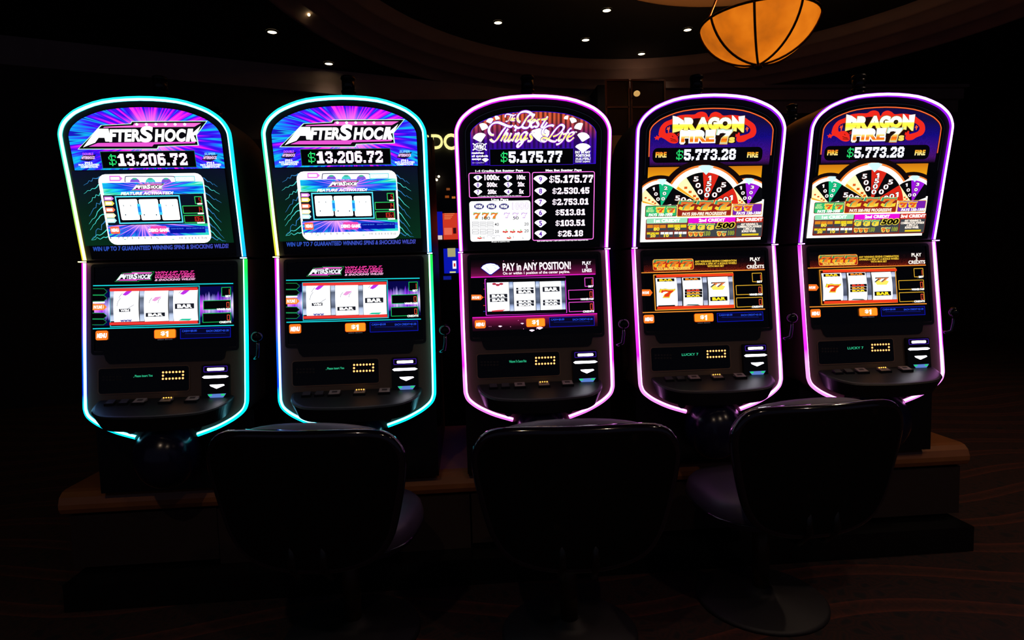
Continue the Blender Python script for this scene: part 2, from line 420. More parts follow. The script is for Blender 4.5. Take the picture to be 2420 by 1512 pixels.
def machine(ox, label, tube, group=None, leds=True, msg='Welcome To'):
    """tube: dict of materials upper core/edge, lower left/right core/edge"""
    t = thing('slot_machine', label, 'slot machine', (ox, 0, .46), 0, group or 'slot machines standing in a row')
    root = bpy.data.objects  # parts are modelled in machine coordinates with z measured from the floor
    def fin(o): return o
    back_u = lambda z: .40 if z < 1.83 else .40 - (z - 1.83) / .19 * .26
    cab_front('upper_cabinet', UPP, 'U', back_u, PLASTIC, t)
    low = LOL + [(-x, z) for x, z in LOL[::-1]]
    cab_front('lower_cabinet', low, 'L', lambda z: .40, PLASTIC, t)
    MB().box(-.312, .312, .035, .40, .46, .80).build('pedestal', BLACK, t)
    # light frame
    e = strip('light_tube', UPP, 'U', US, dome, tube['ue'], t); tag(e, tube['ulabel'])
    strip('light_core', UPP, 'U', tube.get('uspan', [.2, .35, .5, .65, .8]), dome2, tube['uc'], e)
    LOR = [(-x, z) for x, z in LOL]
    for path, sd, k in ((LOL, 1, 'l'), (LOR, -1, 'r')):
        # the path runs downwards on both sides
        e = strip('light_tube', path, 'L', US, dome, tube[k + 'e'], t, side=-sd)
        strip('light_core', path, 'L', tube.get('lspan', [.58, .7, .8, .9, .98]), dome2, tube[k + 'c'], e, side=-sd)
        # end caps at the joint between the two halves
        x = -.30 * sd
        MB().box(min(x, x - .02 * sd), max(x, x - .02 * sd), .025, .045, 1.4005, 1.4045).build('light_joint', tube['uc'], t)
    FU, FL = Face(BX, 'U', t), Face(BX, 'L', t)
    FU.out('upper_bezel', UPP, [tuple(range(len(UPP)))[::-1]], UPLAST, -6)
    # glass of the top box and its bright edge line
    gp = offset(UPP, .037)
    us = FU.out('upper_screen', [(a, max(z, 1.412)) for a, z in gp], [tuple(range(len(gp)))[::-1]], GLASSY, -3)
    gl = [p for p in offset(UPP, .043) if p[1] > 1.70]
    if tube is not TA: strip('screen_trim', gl, 'U', [0, .5, 1], lambda u: .0045, CHROME, t, w=.0016)
    ls = FL.rect('lower_screen', 1112, 599, 1419, 793, GLASSY, -4, r=6)
    FL.frame('screen_bezel', 1107, 598, 1424, 801, 7, BLACK, 3, r=8)
    for x0, y0, x1, y1 in ((1114, 603, 1131, 611), (1382, 597, 1403, 604)):
        FL.rect('rating_plate', x0, y0, x1, y1, DARKMET, 0)
    # recess under the screen, player card panel, bill acceptor
    FL.poly('speaker_recess', [(1135, 797), (1402, 787), (1397, 812), (1390, 818), (1150, 826), (1142, 818)], BLACK, 0)
    cpn = FL.rect('card_reader_panel', 1128, 834, 1322, 889, GLASSY, 0, r=6)
    FL.frame('panel_trim', 1126, 832, 1324, 892, 1.8, pl('panel_trim_tan', '9a7860', .35), -1, r=7)
    led = em('ffa860', 2.4)
    k = 0
    for i in range(7):
        for j in range(3):
            if j == 1 and 0 < i < 6: continue
            x = 1266.5 + i * 7.15; y = 845 + j * 7.25 - i * .25
            a, z = FL.ab(x, y)
            r = .0042
            m_ = MB(); m_.add([FL.p3(a + r * math.cos(q * math.pi / 4), z + r * math.sin(q * math.pi / 4), 3) for q in range(8)], [tuple(range(8))])
            m_.build('card_slot_led', led, cpn)
    FL.text('display_message', msg, 1203, 850, 1244, 856, em('30c890', .9), 2, .02, host=cpn)
    for r_ in range(2):
        for c_ in range(6): FL.rect('keypad_key', 1136 + c_ * 7.4, 853 + r_ * 7 - c_ * .1, 1141 + c_ * 7.4, 857 + r_ * 7 - c_ * .1, pl('keypad_grey', '2a2426', .6), 1, host=cpn)
    ba = MB().box(0, 0, 0, 0, 0, 0); ba = MB()
    a0, z0, a1, z1 = FL.box_ab(1352, 827, 1411, 903)
    rp = FL.rrect_pts(a0, z0, a1, z1, .008)
    n = len(rp); bv = [(a, py('L', z) - .016, z) for a, z in rp] + [(a, py('L', z) + .004, z) for a, z in rp]
    bo = obj('bill_acceptor', bv, [tuple(range(n))] + [(i, n + i, n + (i + 1) % n, (i + 1) % n) for i in range(n)], BLACK, t)
    FB = Face(BX, 'L', bo, .0165)
    sl = em('f4f0ff', 7.0)
    FB.rect('slot_light', 1363.5, 834, 1400, 840, sl, 1, r=2)
    FB.poly('slot_light', [(1353.5, 855), (1358, 852), (1404, 850.5), (1410, 853), (1404, 856), (1358, 858)], sl, 1)
    FB.poly('arrow_light', [(1370, 872), (1400, 870.5), (1402, 873), (1385, 880.5), (1372, 875)], sl, 1)
    FB.frame('slot_frame', 1356, 830, 1407, 843, 1.2, em('4a20c0', .8), 1, r=2)
    FB.poly('ticket_light', [(1366, 893), (1406, 891), (1400, 900), (1372, 901)], em('5f86d8', .9), 1)
    FB.rect('ticket_lamp', 1368, 893, 1376, 897, em('20d878', 1.0), 2); FB.rect('ticket_lamp', 1395, 892, 1403, 896, em('20d878', 1.0), 2)
    # button deck
    dp = smooth_path([(-.258, -.005), (-.257, -.04), (-.245, -.085), (-.215, -.125), (-.155, -.153), (0, -.165), (.155, -.153), (.215, -.125), (.245, -.085), (.257, -.04), (.258, -.005)], 4)
    zt = lambda y: .857 + y * .27
    n = len(dp)
    dv = [(x, y, zt(y)) for x, y in dp] + [(x * 1.01, y * 1.03 - .001, zt(y) - .006) for x, y in dp] + [(x * .93, y * .86, zt(y) - .062) for x, y in dp]
    dv += [(x * .97, y * .955, zt(y) + .003) for x, y in dp]
    df = [tuple(range(3 * n, 4 * n))[::-1]]
    for i in range(n - 1):
        df += [(3 * n + i, 3 * n + i + 1, i + 1, i), (i, i + 1, n + i + 1, n + i), (n + i, n + i + 1, 2 * n + i + 1, 2 * n + i)]
    df.append(tuple(range(2 * n, 3 * n)))
    df = [f[::-1] for f in df]
    dk = obj('button_deck', dv, df, SATIN, t)
    cream, legend = pl('button_cap_cream', 'a08c84', .4), pl('button_legend', '3a2a28', .6)
    for i, (x, big, lit) in enumerate(((-.195, 0, 0), (-.145, 0, 0), (-.086, 1, 0), (.014, 1, 1), (.112, 1, 0))):
        w, d = (.021, .016) if big else (.015, .012); y = -.052
        b = MB().box(x - w - .003, x + w + .003, y - d - .004, y + d + .004, zt(y) - .012, zt(y) + .007).build('button_housing', BLACK, dk)
        c = MB(); z1_ = zt(y) + .0135
        c.add([(x - w, y - d, z1_ - .006), (x + w, y - d, z1_ - .006), (x + w, y + d, z1_ + .004), (x - w, y + d, z1_ + .004), (x - w, y - d, z1_ - .012), (x + w, y - d, z1_ - .012), (x + w, y + d, z1_ - .012), (x - w, y + d, z1_ - .012)],
              [(0, 1, 2, 3), (0, 4, 5, 1), (1, 5, 6, 2), (3, 2, 6, 7), (0, 3, 7, 4)])
        c.build('button', cream if big else pl('button_cap_dark', '3c3436', .4), dk)
        if big:
            MB().add([(x - w * .5, y - d * .3, z1_ - .0025), (x + w * .5, y - d * .3, z1_ - .0025), (x + w * .5, y + d * .5, z1_ + .0018), (x - w * .5, y + d * .5, z1_ + .0018)], [(0, 1, 2, 3)]).build('button_legend', legend, dk)
        if lit:
            for q in range(4): MB().sphere((x - .014 + q * .0095, y + d * .5, z1_ + .003), .0026, 6, 4).build('button_lamp', em('ffb848', 2.4), dk)
    # belly dome and locks under the deck
    MB().sphere((0.0, -.045, .632), (.118, .13, .132), 28, 16).build('belly_dome', pl('dark_blue_gloss_plastic', '12122e', .2), t, True)
    for x in (-.135, .118): MB().add(*disc3((x, py('L', .735) - .007, .735), .016)).build('door_lock', BLACK, t)
    # candle on top
    cx, cy = -.004, .12
    MB().lathe([(.055, 1.97), (.055, 2.012), (.035, 2.02), (.035, 2.03)], cx, cy, 20).build('candle_base', BLACK, t, True)
    MB().lathe([(.026, 2.03), (.026, 2.075)], cx, cy, 20).build('candle_lens', SMOKE, t, True)
    MB().lathe([(.029, 2.075), (.030, 2.078), (.029, 2.083)], cx, cy, 20).build('candle_ring', DARKMET, t, True)
    MB().lathe([(.026, 2.083), (.026, 2.128)], cx, cy, 20).build('candle_lens', SMOKE, t, True)
    MB().lathe([(.029, 2.128), (.030, 2.132), (.027, 2.14), (.01, 2.143)], cx, cy, 20).build('candle_cap', DARKMET, t, True)
    # lever on the right-hand side
    lv = MB().tube([(.316, .03, 1.0), (.345, .0, .995), (.358, -.01, 1.005), (.362, -.012, 1.04), (.362, -.012, 1.07)], [.009, .009, .008, .007, .006], 8).build('lever_arm', pl('polished_dark_chrome', '6a6a74', .12, 1.0), t, True)
    MB().sphere((.362, -.012, 1.085), .024, 18, 12).build('lever_knob', pl('lever_knob_black', '050506', .08), lv, True)
    # side vents
    for zc in (1.60, 1.74):
        for q in range(4): MB().box(-.3205, -.316, .16, .20, zc + q * .018, zc + q * .018 + .010).build('side_vent', BLACK, t)
    for o in t.children_recursive: pass
    return t, us, ls
def disc3(c, r, n=16, depth=.006):
    vs = [(c[0] + r * math.cos(2 * math.pi * i / n), c[1], c[2] + r * math.sin(2 * math.pi * i / n)) for i in range(n)]
    vs += [(x, y + depth, z) for x, y, z in vs]
    return vs, [tuple(range(n))] + [(i, n + i, n + (i + 1) % n, (i + 1) % n) for i in range(n)]

# ------------------------------------------------------------------ screen art
def zramp(name, z0, z1, stops, s=1.0):
    k = ('z', name)
    if k not in _m:
        n = NT(name, .2, strength=s); z = n.xyz()[2]
        _m[k] = n.emit(n.ramp(n.math('DIVIDE', n.math('SUBTRACT', z, z0), z1 - z0, True), stops))
    return _m[k]
def burst(name, cx, cz, rad, stops, s=1.0, core='ffd8ff', freq=9.0, seed=0.0, squash=1.0, corew=.45):
    n = NT(name, .2, strength=s); x = n.xyz()
    dx, dz = n.math('SUBTRACT', x[0], cx), n.math('MULTIPLY', n.math('SUBTRACT', x[2], cz), squash)
    an = n.math('ARCTAN2', dz, dx); r = n.math('SQRT', n.math('ADD', n.math('MULTIPLY', dx, dx), n.math('MULTIPLY', dz, dz)))
    nz = n.noise(n.comb(n.math('MULTIPLY', n.math('COSINE', an), freq), n.math('MULTIPLY', n.math('SINE', an), freq), n.math('ADD', n.math('MULTIPLY', r, 2.0), seed)), 1.0, 3.0)
    fr = n.math('DIVIDE', r, rad, True)
    v = n.math('ADD', n.math('MULTIPLY', n.math('SUBTRACT', nz, .5), 1.9), n.math('ADD', n.math('MULTIPLY', fr, .75), .12), True)
    col = n.ramp(v, stops)
    g = n.math('POWER', n.math('SUBTRACT', 1.0, n.math('DIVIDE', fr, corew, True)), 1.6)
    return n.emit(n.mix(g, col, core))
def curtain():
    n = NT('lit_curtain_print', .2); x = n.xyz()
    st = n.noise(n.comb(n.math('MULTIPLY', x[0], 60.0), 0.0, 0.0), 1.0, 1.0)
    fold = n.math('POWER', n.math('ABSOLUTE', n.math('SINE', n.math('MULTIPLY', x[0], 170.0))), 1.5)
    k = n.math('MULTIPLY', n.ramp(st, [(.30, '000000'), (.52, 'ffffff')]), n.math('ADD', n.math('MULTIPLY', fold, .75), .1))
    h = n.math('DIVIDE', n.math('SUBTRACT', x[2], 1.78), .18, True)
    hue = n.ramp(h, [(0, '3a08c8'), (.35, '5010b0'), (.55, 'b03868'), (.8, 'ff6a40')])
    dark = n.ramp(h, [(0, '140438'), (.5, '1c0620'), (1, '200a08')])
    return n.emit(n.mix(k, dark, hue))
def chip_glow(name, stops, z0, z1): return zramp(name, z0, z1, stops)

def num_glyph(F, ch, x0, y0, x1, y1, mat, lay, bold, host=None, name='wheel_number'):
    if ch != '1': return F.text(name, ch, x0, y0, x1, y1, mat, lay, bold, host=host)
    q = lambda u, v: (x0 + u * (x1 - x0), y0 + v * (y1 - y0))
    return F.poly(name, [q(*p) for p in ((.12, .22), (.45, 0), (.72, 0), (.72, 1), (.36, 1), (.36, .30), (.12, .38))], mat, lay, host)
def clipx(ps, lo, hi):
    for lim, sg in ((lo, 1), (hi, -1)):
        out = []
        for i, p in enumerate(ps):
            q = ps[i - 1]; a, b = (p[0] - lim) * sg >= 0, (q[0] - lim) * sg >= 0
            if a != b: t = (lim - q[0]) / (p[0] - q[0]); out.append((lim, q[1] + t * (p[1] - q[1])))
            if a: out.append(p)
        ps = out
    return ps
def logo_after(F, x0, y0, x1, y1, lay, host, full=True):
    """jagged lightning plate with the game title; drawn on a 0..1 frame"""
    q = lambda u, v: (x0 + u * (x1 - x0), y0 + v * (y1 - y0))
    out = [(0, 1), (.19, .15), (.415, .1), (.425, .02), (.995, 0), (.905, .5), (.915, .86), (.61, .90), (.60, .99)]
    cx, cy = .5, .5
    big = [(cx + (u - cx) * 1.012 + (.004 if u > .5 else -.004), cy + (v - cy) * 1.05) for u, v in out]
    F.poly('logo_outline', [q(*p) for p in big], em('b8ffd0', 1.3) if full else em('30c060', 1.0), lay, host)
    F.poly('logo_plate', [q(*p) for p in out], em('16141c', .35), lay + 1, host)
    F.poly('logo_band', [q(*p) for p in [(.21, .2), (.43, .15), (.44, .07), (.955, .06), (.90, .2), (.2, .235)]], em('f06ad0', 1.15), lay + 2, host)
    F.poly('logo_band', [q(*p) for p in [(.08, .92), (.15, .79), (.90, .74), (.895, .80), (.58, .84), (.565, .92)]], em('e050c8', 1.15), lay + 2, host)
    w = WHITE if full else em('f0f4ff', 1.1)
    F.poly('logo_lettering', [q(*p) for p in [(.035, .95), (.155, .27), (.24, .27), (.255, .74), (.21, .74), (.205, .60), (.16, .60), (.13, .78)]], w, lay + 3, host)
    F.text('logo_lettering', 'FTER', *q(.235, .29), *q(.475, .75), w, lay + 3, .05, .25, host)
    F.text('logo_lettering', 'S', *q(.468, .17), *q(.585, .77), w, lay + 3, .05, .2, host)
    F.text('logo_lettering', 'HOC', *q(.585, .28), *q(.835, .75), w, lay + 3, .05, .25, host)
    F.poly('logo_lettering', [q(*p) for p in [(.825, .74), (.85, .27), (.89, .27), (.885, .42), (.95, .16), (.915, .48), (.89, .52), (.91, .74), (.87, .74), (.862, .58), (.855, .74)]], w, lay + 3, host)
def bolt(F, p, q, n=9, w=2.4, jit=.16, mat=None, host=None):
    q = (q[0], min(q[1], 561 - random.uniform(0, 6)))
    L = math.hypot(q[0] - p[0], q[1] - p[1]); pts = []
    for i in range(n + 1):
        t = i / n; j = L * jit * math.sin(math.pi * min(1, t + .1)) * random.uniform(-1, 1) * .6
        pts.append((p[0] + (q[0] - p[0]) * t + j * .4, p[1] + (q[1] - p[1]) * t + j))
    F.line('lightning_bolt', pts, w, mat, 2, host, taper=True)
def arrow(F, name, x0, y0, x1, y1, mat, lay, host, outline=None):
    t = (x1 - x0) * .22; ps = [(x0, y0), (x1 - t, y0), (x1, (y0 + y1) / 2), (x1 - t, y1), (x0, y1)]
    if outline:
        F.line(name, ps, 1.4, outline, lay, host)
    else: F.poly(name, ps, mat, lay, host)
def seven(F, name, x0, y0, x1, y1, mat, lay, host):
    q = lambda u, v: (x0 + u * (x1 - x0), y0 + v * (y1 - y0))
    F.poly(name, [q(*p) for p in [(.08, 0), (.2, .05), (.4, .0), (.6, .07), (.85, .05), (1, 0), (.97, .2), (.72, .55), (.64, 1), (.22, 1), (.32, .62), (.62, .3), (.4, .24), (.2, .28), (.14, .42), (0, .42)]], mat, lay, host)
def diamond(F, name, cx, cy, w, h, mat, lay, host, rot=0.0):
    ps = []
    for u, v in [(-1, -.1), (-.8, -.5), (-.4, -.8), (0, -.88), (.4, -.8), (.8, -.5), (1, -.1), (.1, 1), (-.1, 1)]:
        x, y = u * w / 2, v * h / 2; ps.append((cx + x * math.cos(rot) - y * math.sin(rot), cy + x * math.sin(rot) + y * math.cos(rot)))
    F.poly(name, ps, mat, lay, host)
def reels(F, t, spans, y0, y1, slope, depth=.012, bright=1.5):
    """convex lit reel bands; returns a Face-like printer that follows the curve"""
    res = []
    for x0, x1 in spans:
        a0, z0, a1, z1 = F.box_ab(x0, y0 + slope * (x0 - spans[0][0]), x1, y1 + slope * (x0 - spans[0][0]))
        vs, fs = [], []; n = 10
        for i in range(n + 1):
            v = i / n * 2 - 1; z = (z0 + z1) / 2 + v * (z1 - z0) / 2; bulge = .006 * (1 - v * v)
            vs += [(a0, py(F.pan, z) - .0068 - bulge, z), (a1, py(F.pan, z) - .0068 - bulge, z)]
        for i in range(n): fs.append((2 * i, 2 * i + 1, 2 * i + 3, 2 * i + 2))
        res.append(obj('reel', vs, fs, em('f6f8ff', bright, lamp=True), t, True))
    return res
def bar(F, reel, x0, y0, x1, y1, txt='BAR', plate=None, fg=None, lay=12):
    F.rect('bar_symbol', x0, y0, x1, y1, plate or em('20222c', .8), lay, host=reel)
    F.text('bar_lettering', txt, x0 + (x1 - x0) * .12, y0 + (y1 - y0) * .14, x1 - (x1 - x0) * .1, y1 - (y1 - y0) * .14, fg or em('ffffff', 1.4), lay + 1, .06, host=reel)
def counters(F, ls, boxes, digits, col, lay=3):
    for (x0, y0, x1, y1), d, lab in zip(boxes, digits, ('BET', 'WINNER PAID', 'CREDITS')):
        F.rect('counter_window', x0, y0, x1, y1, GLASSY, lay, host=ls)
        F.frame('counter_frame', x0, y0, x1, y1, 1.5, col, lay + 1, r=1, host=ls)
        w = 5.2 * len(d) + 1.6 * (len(d) - 1)
        F.seg7('counter_digits', d, x1 - 4 - w, y0 + 4.5, x1 - 3.2, y1 - 5, em('ff5a3c', 1.2), lay + 2, ls)
        F.text('counter_caption', lab, x1 - min(len(lab) * 3.6, 30) - 1, y1 - 3, x1, y1 + 1.8, WHITE, lay + 3, .03, host=ls)
def bottom_bar(F, ls, menu, dollar, cash, lay=4, note=True):
    o = em('ff7a1e', 1.05); o2 = em('ff9a22', 1.05)
    F.rect('menu_button', *menu, o, lay, r=4, host=ls)
    x0, y0, x1, y1 = menu; F.text('menu_lettering', 'MENU', x0 + 3, y0 + 6, x1 - 2.5, y1 - 5, WHITE, lay + 1, .05, .15, ls)
    F.rect('denomination_button', *dollar, o2, lay, r=4, host=ls); F.frame('button_edge', *dollar, 1.0, em('ff4a10', .9), lay + 1, r=4, host=ls)
    x0, y0, x1, y1 = dollar; w = x1 - x0; F.text('denomination_lettering', '$', x0 + w * .31, y0 + 4.5, x0 + w * .51, y1 - 6, WHITE, lay + 2, .025, host=ls); num_glyph(F, '1', x0 + w * .5, y0 + 4, x0 + w * .72, y1 - 4, WHITE, lay + 2, .05, ls, 'denomination_lettering')
    if note: F.text('button_note', 'select denom', x0 + 8, y1 + 1.0, x1 - 8, y1 + 3.4, em('7a7a80', .8), lay, 0.0, host=ls)
    x0, y0, x1, y1 = cash; F.rect('cash_panel', *cash, em('04042a', .8), lay, host=ls); F.frame('cash_frame', *cash, 1.3, em('0a14b8', 1.0), lay + 1, host=ls)
    h = y1 - y0; w = x1 - x0; b = em('2a5aff', 1.1)
    F.text('cash_lettering', 'CASH=$0.00', x0 + w * .04, y0 + h * .2, x0 + w * .33, y0 + h * .42, b, lay + 2, .005, host=ls)
    F.text('cash_lettering', 'EACH CREDIT=$1.00', x0 + w * .52, y0 + h * .18, x0 + w * .96, y0 + h * .40, b, lay + 2, .005, host=ls)
    F.line('cash_rule', [(x0 + w * .1, y0 + h * .56), (x1 - w * .1, y0 + h * .52)], .8, em('1428a0', .9), lay + 2, ls)
def arch_pts(d, zmin):
    ps = [p for p in offset(UPP, d) if p[1] >= zmin]; return [(ps[0][0], zmin)] + ps + [(ps[-1][0], zmin)]

# ---------- tube materials
def tube_mat(name, stops, s): 
    n = NT(name, .3, strength=s); z = n.xyz()[2]
    return n.emit(n.ramp(n.math('DIVIDE', n.math('SUBTRACT', z, .68), 2.02 - .68, True), stops), s > 2)
def tube_mat_lr(name, stl, stm, strr, s):
    n = NT(name, .3, strength=s); x = n.xyz(); f = n.math('DIVIDE', n.math('SUBTRACT', x[2], .68), 2.02 - .68, True)
    side = n.math('ADD', n.math('MULTIPLY', x[0], 1.6), .5, True)
    return n.emit(n.mix(side, n.ramp(f, stl), n.ramp(f, strr)), s > 2)
C_WHITE = em('fff2ff', 4.5)
TB = dict(uc=em('ff98ff', 3.4), ue=em('c81ae8', 1.5), lc=em('ff98ff', 3.4), le=tube_mat('magenta_tube', [(0, 'ff6cf4'), (.16, 'ff8cf8'), (.19, 'e81cf0'), (.3, 'f06af8'), (.42, 'ff10f0'), (.5, 'e010f0'), (.54, 'd010e8')], 1.5),
          ulabel='white glowing tube with magenta edges')
TB['rc'], TB['re'] = TB['lc'], TB['le']
TD = dict(uc=em('e098ff', 3.4), ue=em('8a10e0', 1.4), lc=em('ff98ff', 3.4), le=tube_mat('violet_tube', [(0, 'ff7cf8'), (.16, 'ff9cf8'), (.2, 'd01cf0'), (.32, 'f040f8'), (.45, 'f090ff'), (.54, 'd000f0')], 1.5), ulabel='white glowing tube with violet edges')
TD['rc'], TD['re'] = TD['lc'], TD['le']
TA = dict(uc=tube_mat_lr('cyan_white_core', [(.54, 'fff898'), (.7, 'fff6a0'), (.85, '98fff4'), (1, '98f8ff')], None, [(.54, '98c8ff'), (.75, '98f8ff'), (1, '98f8ff')], 3.4),
          ue=tube_mat_lr('cyan_tube', [(.54, 'd8c010'), (.7, '70d060'), (.85, '20e0b0'), (1, '20e8e8')], None, [(.54, '10a0ff'), (.7, '10e0ff'), (.85, '10c8ff'), (1, '18e8f0')], 1.5),
          lc=tube_mat('left_core', [(0, '80e0ff'), (.1, '80d8ff'), (.25, '88a8ff'), (.4, 'c098ff'), (.53, 'ff98ff')], 4.0),
          le=tube_mat('left_tube', [(0, '00e8ff'), (.12, '00d0ff'), (.15, '0030f0'), (.28, '1060ff'), (.38, '8030ff'), (.48, 'd020f0'), (.54, 'ff20e0')], 1.5),
          rc=tube_mat('right_core', [(0, '80e4ff'), (.14, '88ecff'), (.3, '90fff0'), (.53, '98ffb0')], 4.0),
          re=tube_mat('right_tube', [(0, '00f0ff'), (.15, '00f0ff'), (.3, '00ffe8'), (.42, '10f0a0'), (.5, '10e850'), (.54, '20e840')], 1.5),
          uspan=[.58, .7, .8, .9, .98], ulabel='white and cyan glowing tube')

# ---------- lightning title machine (left)
AX, DX = -.452, 1.032
mA, usA, lsA = machine(AX, 'slot machine with cyan light frame and violet starburst screen, beside the magenta framed one', TA, msg=', Please insert You')
U, L = Face(AX, 'U', usA), Face(AX, 'L', lsA)
acx, acz = U.ab(828, 318); zc = U.ab(825, 394)[1]
BST = [(0.0, 'ff48f0'), (.3, 'f018f0'), (.45, '7a10ff'), (.55, '2408e0'), (.68, '3a20ff'), (.8, '1080ff'), (.9, '10c8f0'), (1, '1818c0')]
bm = burst('violet_starburst_print', acx, acz, .30, BST, 1.05, freq=11, squash=1.25, corew=.42)
ap = arch_pts(.040, zc); U.out('starburst_art', ap, [tuple(range(len(ap)))[::-1]], bm, 1)
logo_after(U, 664, 284, 956, 347, 4, usA)
for i in range(6): U.rect('logo_bulb', 795 + i * 21.5, 288, 802 + i * 21.5, 294, em('ffe8ff', 1.8), 8, r=3)
U.rect('jackpot_display', 713, 353, 923, 390, GLASSY, 3); U.frame('jackpot_frame', 712, 352, 924, 391, 1.0, em('208060', .8), 4)
U.pixels('jackpot_digits', '$13,206.72', 729, 358, 905, 386, em('ffd8ff', 1.9), 6, .98, only='13206.72,')
U.pixels('jackpot_dollar_sign', '$13,206.72', 729, 358, 905, 386, em('28e070', 1.5), 6, .8, only='$')
for x0, nm in ((664, 'DOUBLE'), (937, 'SUPER')):
    U.text('award_lettering', nm, x0 + 7, 356, x0 + 32, 362, em('8ad8ff' if nm == 'SUPER' else 'e060ff', 1.0), 4, .03, .2)
    U.poly('award_badge', [(x0 + 1, 373), (x0 + 8, 362), (x0 + 37, 360), (x0 + 31, 372), (x0 + 20, 376)], em('20104a', .6), 3)
    U.text('award_lettering', 'AFTERSHOCK', x0 + 4, 364, x0 + 35, 371, em('ffd0ff', 1.2), 5, .04, .25)
    U.text('award_lettering', 'SPINS &\nPAYS GUARANTEED\nCOMBINATIONS', x0 - 3, 377, x0 + 43, 391, WHITE, 5, .02)
# green lightning field with the white feature board
gz0, gz1 = U.ab(825, 566)[1], U.ab(825, 396)[1]
gm = NT('green_night_print', .2); gx = gm.xyz()
gm_ = gm.emit(gm.mix(gm.math('DIVIDE', gm.math('ABSOLUTE', gx[0]), .30, True), '03140e', gm.ramp(gm.math('DIVIDE', gm.math('SUBTRACT', gx[2], gz0), gz1 - gz0, True), [(0, '05301a'), (.5, '052016'), (1, '0a0c28')])))
U.rect('lightning_art', 652, 396, 991, 567, gm_, 1)
bl = em('50e8e0', 1.0); bl2 = em('3890d8', .9)
for i in range(9):
    y = 412 + i * 17; bolt(U, (706 + i * .9, y), (668 + random.uniform(-4, 8) + i * 1.2, y + 22 + i * 3 + random.uniform(-5, 8)), 8, 2.2, .2, bl if i % 3 else bl2, usA)
    bolt(U, (938 + i * .8, y + 2), (968 + random.uniform(-4, 6) + i * .8, y + 18 + i * 4.2 + random.uniform(-4, 6)), 8, 2.0, .2, bl if i % 2 else bl2, usA)
U.rect('feature_board', 708, 404, 942, 566, em('ffffff', 1.35, lamp=True), 3, r=17)
bm2 = burst('cyan_starburst_print', U.ab(822, 440)[0], U.ab(822, 440)[1], .20, [(0, 'ff90e8'), (.2, 'b070ff'), (.38, '2060f0'), (.52, '0a38e0'), (.66, '10a8f0'), (.8, '20e0f0'), (.92, '18c890'), (1, '90ffe8')], 1.05, core='f8b0f0', freq=10, squash=1.6, corew=.25)
U.rect('board_header_art', 711, 424, 937, 452, bm2, 5); 
U.rect('board_middle', 713, 452, 938, 521, em('0a1428', .8), 4); U.rect('board_footer_art', 716, 521, 941, 548, burst('footer_starburst_print', U.ab(795, 515)[0], U.ab(795, 515)[1], .22, [(0, 'ffb0f0'), (.25, 'd080ff'), (.42, '3050f0'), (.56, '1030d0'), (.7, '20a0f0'), (.85, '30e0d0'), (1, '20c880')], 1.05, core='ffb8f0', freq=10, seed=5, squash=1.5, corew=.3), 5)
logo_after(U, 775, 427, 850, 443, 7, usA)
U.text('feature_lettering', 'FEATURE ACTIVATED!', 750, 446, 869, 453, WHITE, 8, .04, .3)
U.frame('reel_window_frame', 739, 455, 884, 518.5, 2.6, em('58e8ff', 1.1), 6); U.rect('reel_window', 742, 458, 881, 516, em('060a14', .4), 5)
for x0, x1 in ((746, 788), (791, 834), (838, 878)): U.rect('printed_reel', x0, 463, x1, 511, em('ffffff', 1.35), 6, r=3)
for x in (789.5, 836.5): U.rect('reel_gap', x - 3.5, 474, x + 3.5, 499, em('40d0ff', 1.1), 7); U.rect('reel_gap', x - 3, 480, x + 3, 493, em('1e88e8', 1.1), 8)
for x, y, w in ((755, 478, 1.3), (771, 478, 1.3), (800, 499, 2.2), (827, 499, 2.2), (850, 477.5, 1.1), (865, 477.5, 1.1), (758, 499, 2)): U.rect('reel_mark', x - w / 2, y - 1.6, x + w / 2, y + 1.6, em('2a5a70', .8), 8)
for (y0, y1), c in zip(((457, 466), (467.5, 478), (482, 493), (495.5, 506), (507, 517.5)), ('e088e8', 'f8e060', 'f87850', 'fff4c0', 'c0f8ff')):
    i = (y0 - 457) * .06; arrow(U, 'line_arrow', 712.5 + i, y0, 734 + i, y1, em(c, 1.1), 6, usA); U.rect('line_label', 714.5 + i, y0 + 2.5, 728 + i, y1 - 2.5, em('ffffff', 1.3), 7, r=1)
for (x0, y0, x1, y1), d in zip(((915, 456.5, 931.5, 474), (886.5, 477.5, 933, 496), (888, 499.5, 934, 517.5)), ('5', '14', '1063')):
    U.rect('counter_window', x0, y0, x1, y1, em('1a0808', .5), 6); U.frame('counter_frame', x0, y0, x1, y1, 1.6, em('30d868', 1.0), 7, r=1)
    w = 4.6 * len(d) + 1.4 * (len(d) - 1); U.seg7('counter_digits', d, x1 - 2.6 - w, y0 + 3.5, x1 - 2.4, y1 - 3.5, em('ff3828', 1.1), 8)
    U.rect('counter_caption', x1 - 9 - 2 * len(d), y1 - 1.8, x1 + .5, y1 + 1.6, em('ffffff', 1.3), 8, r=1)
U.rect('menu_button', 721, 526, 742, 543, em('f86a48', 1.05), 7, r=3); U.text('menu_lettering', 'MENU', 723.5, 530.5, 740, 538.5, WHITE, 8, .06)
U.rect('demo_button', 812, 525, 848, 542.5, em('f048b0', 1.05), 7, r=3); U.text('demo_lettering', 'DEMO GAME', 807, 530.5, 852, 538.5, WHITE, 8, .06)
U.rect('cash_panel', 854, 526, 934, 541, em('0410a0', 1.0), 7); U.text('cash_lettering', 'CASH=$100.00     EACH CREDIT=$1.00', 857, 529, 932, 532, em('58a0ff', 1.1), 8, 0.0)
arrow(U, 'payline_flag', 727.5, 409, 757, 421.5, em('f080f0', 1.0), 5, usA); U.rect('payline_label', 730, 412, 750, 418.5, em('ffffff', 1.3), 6, r=1)
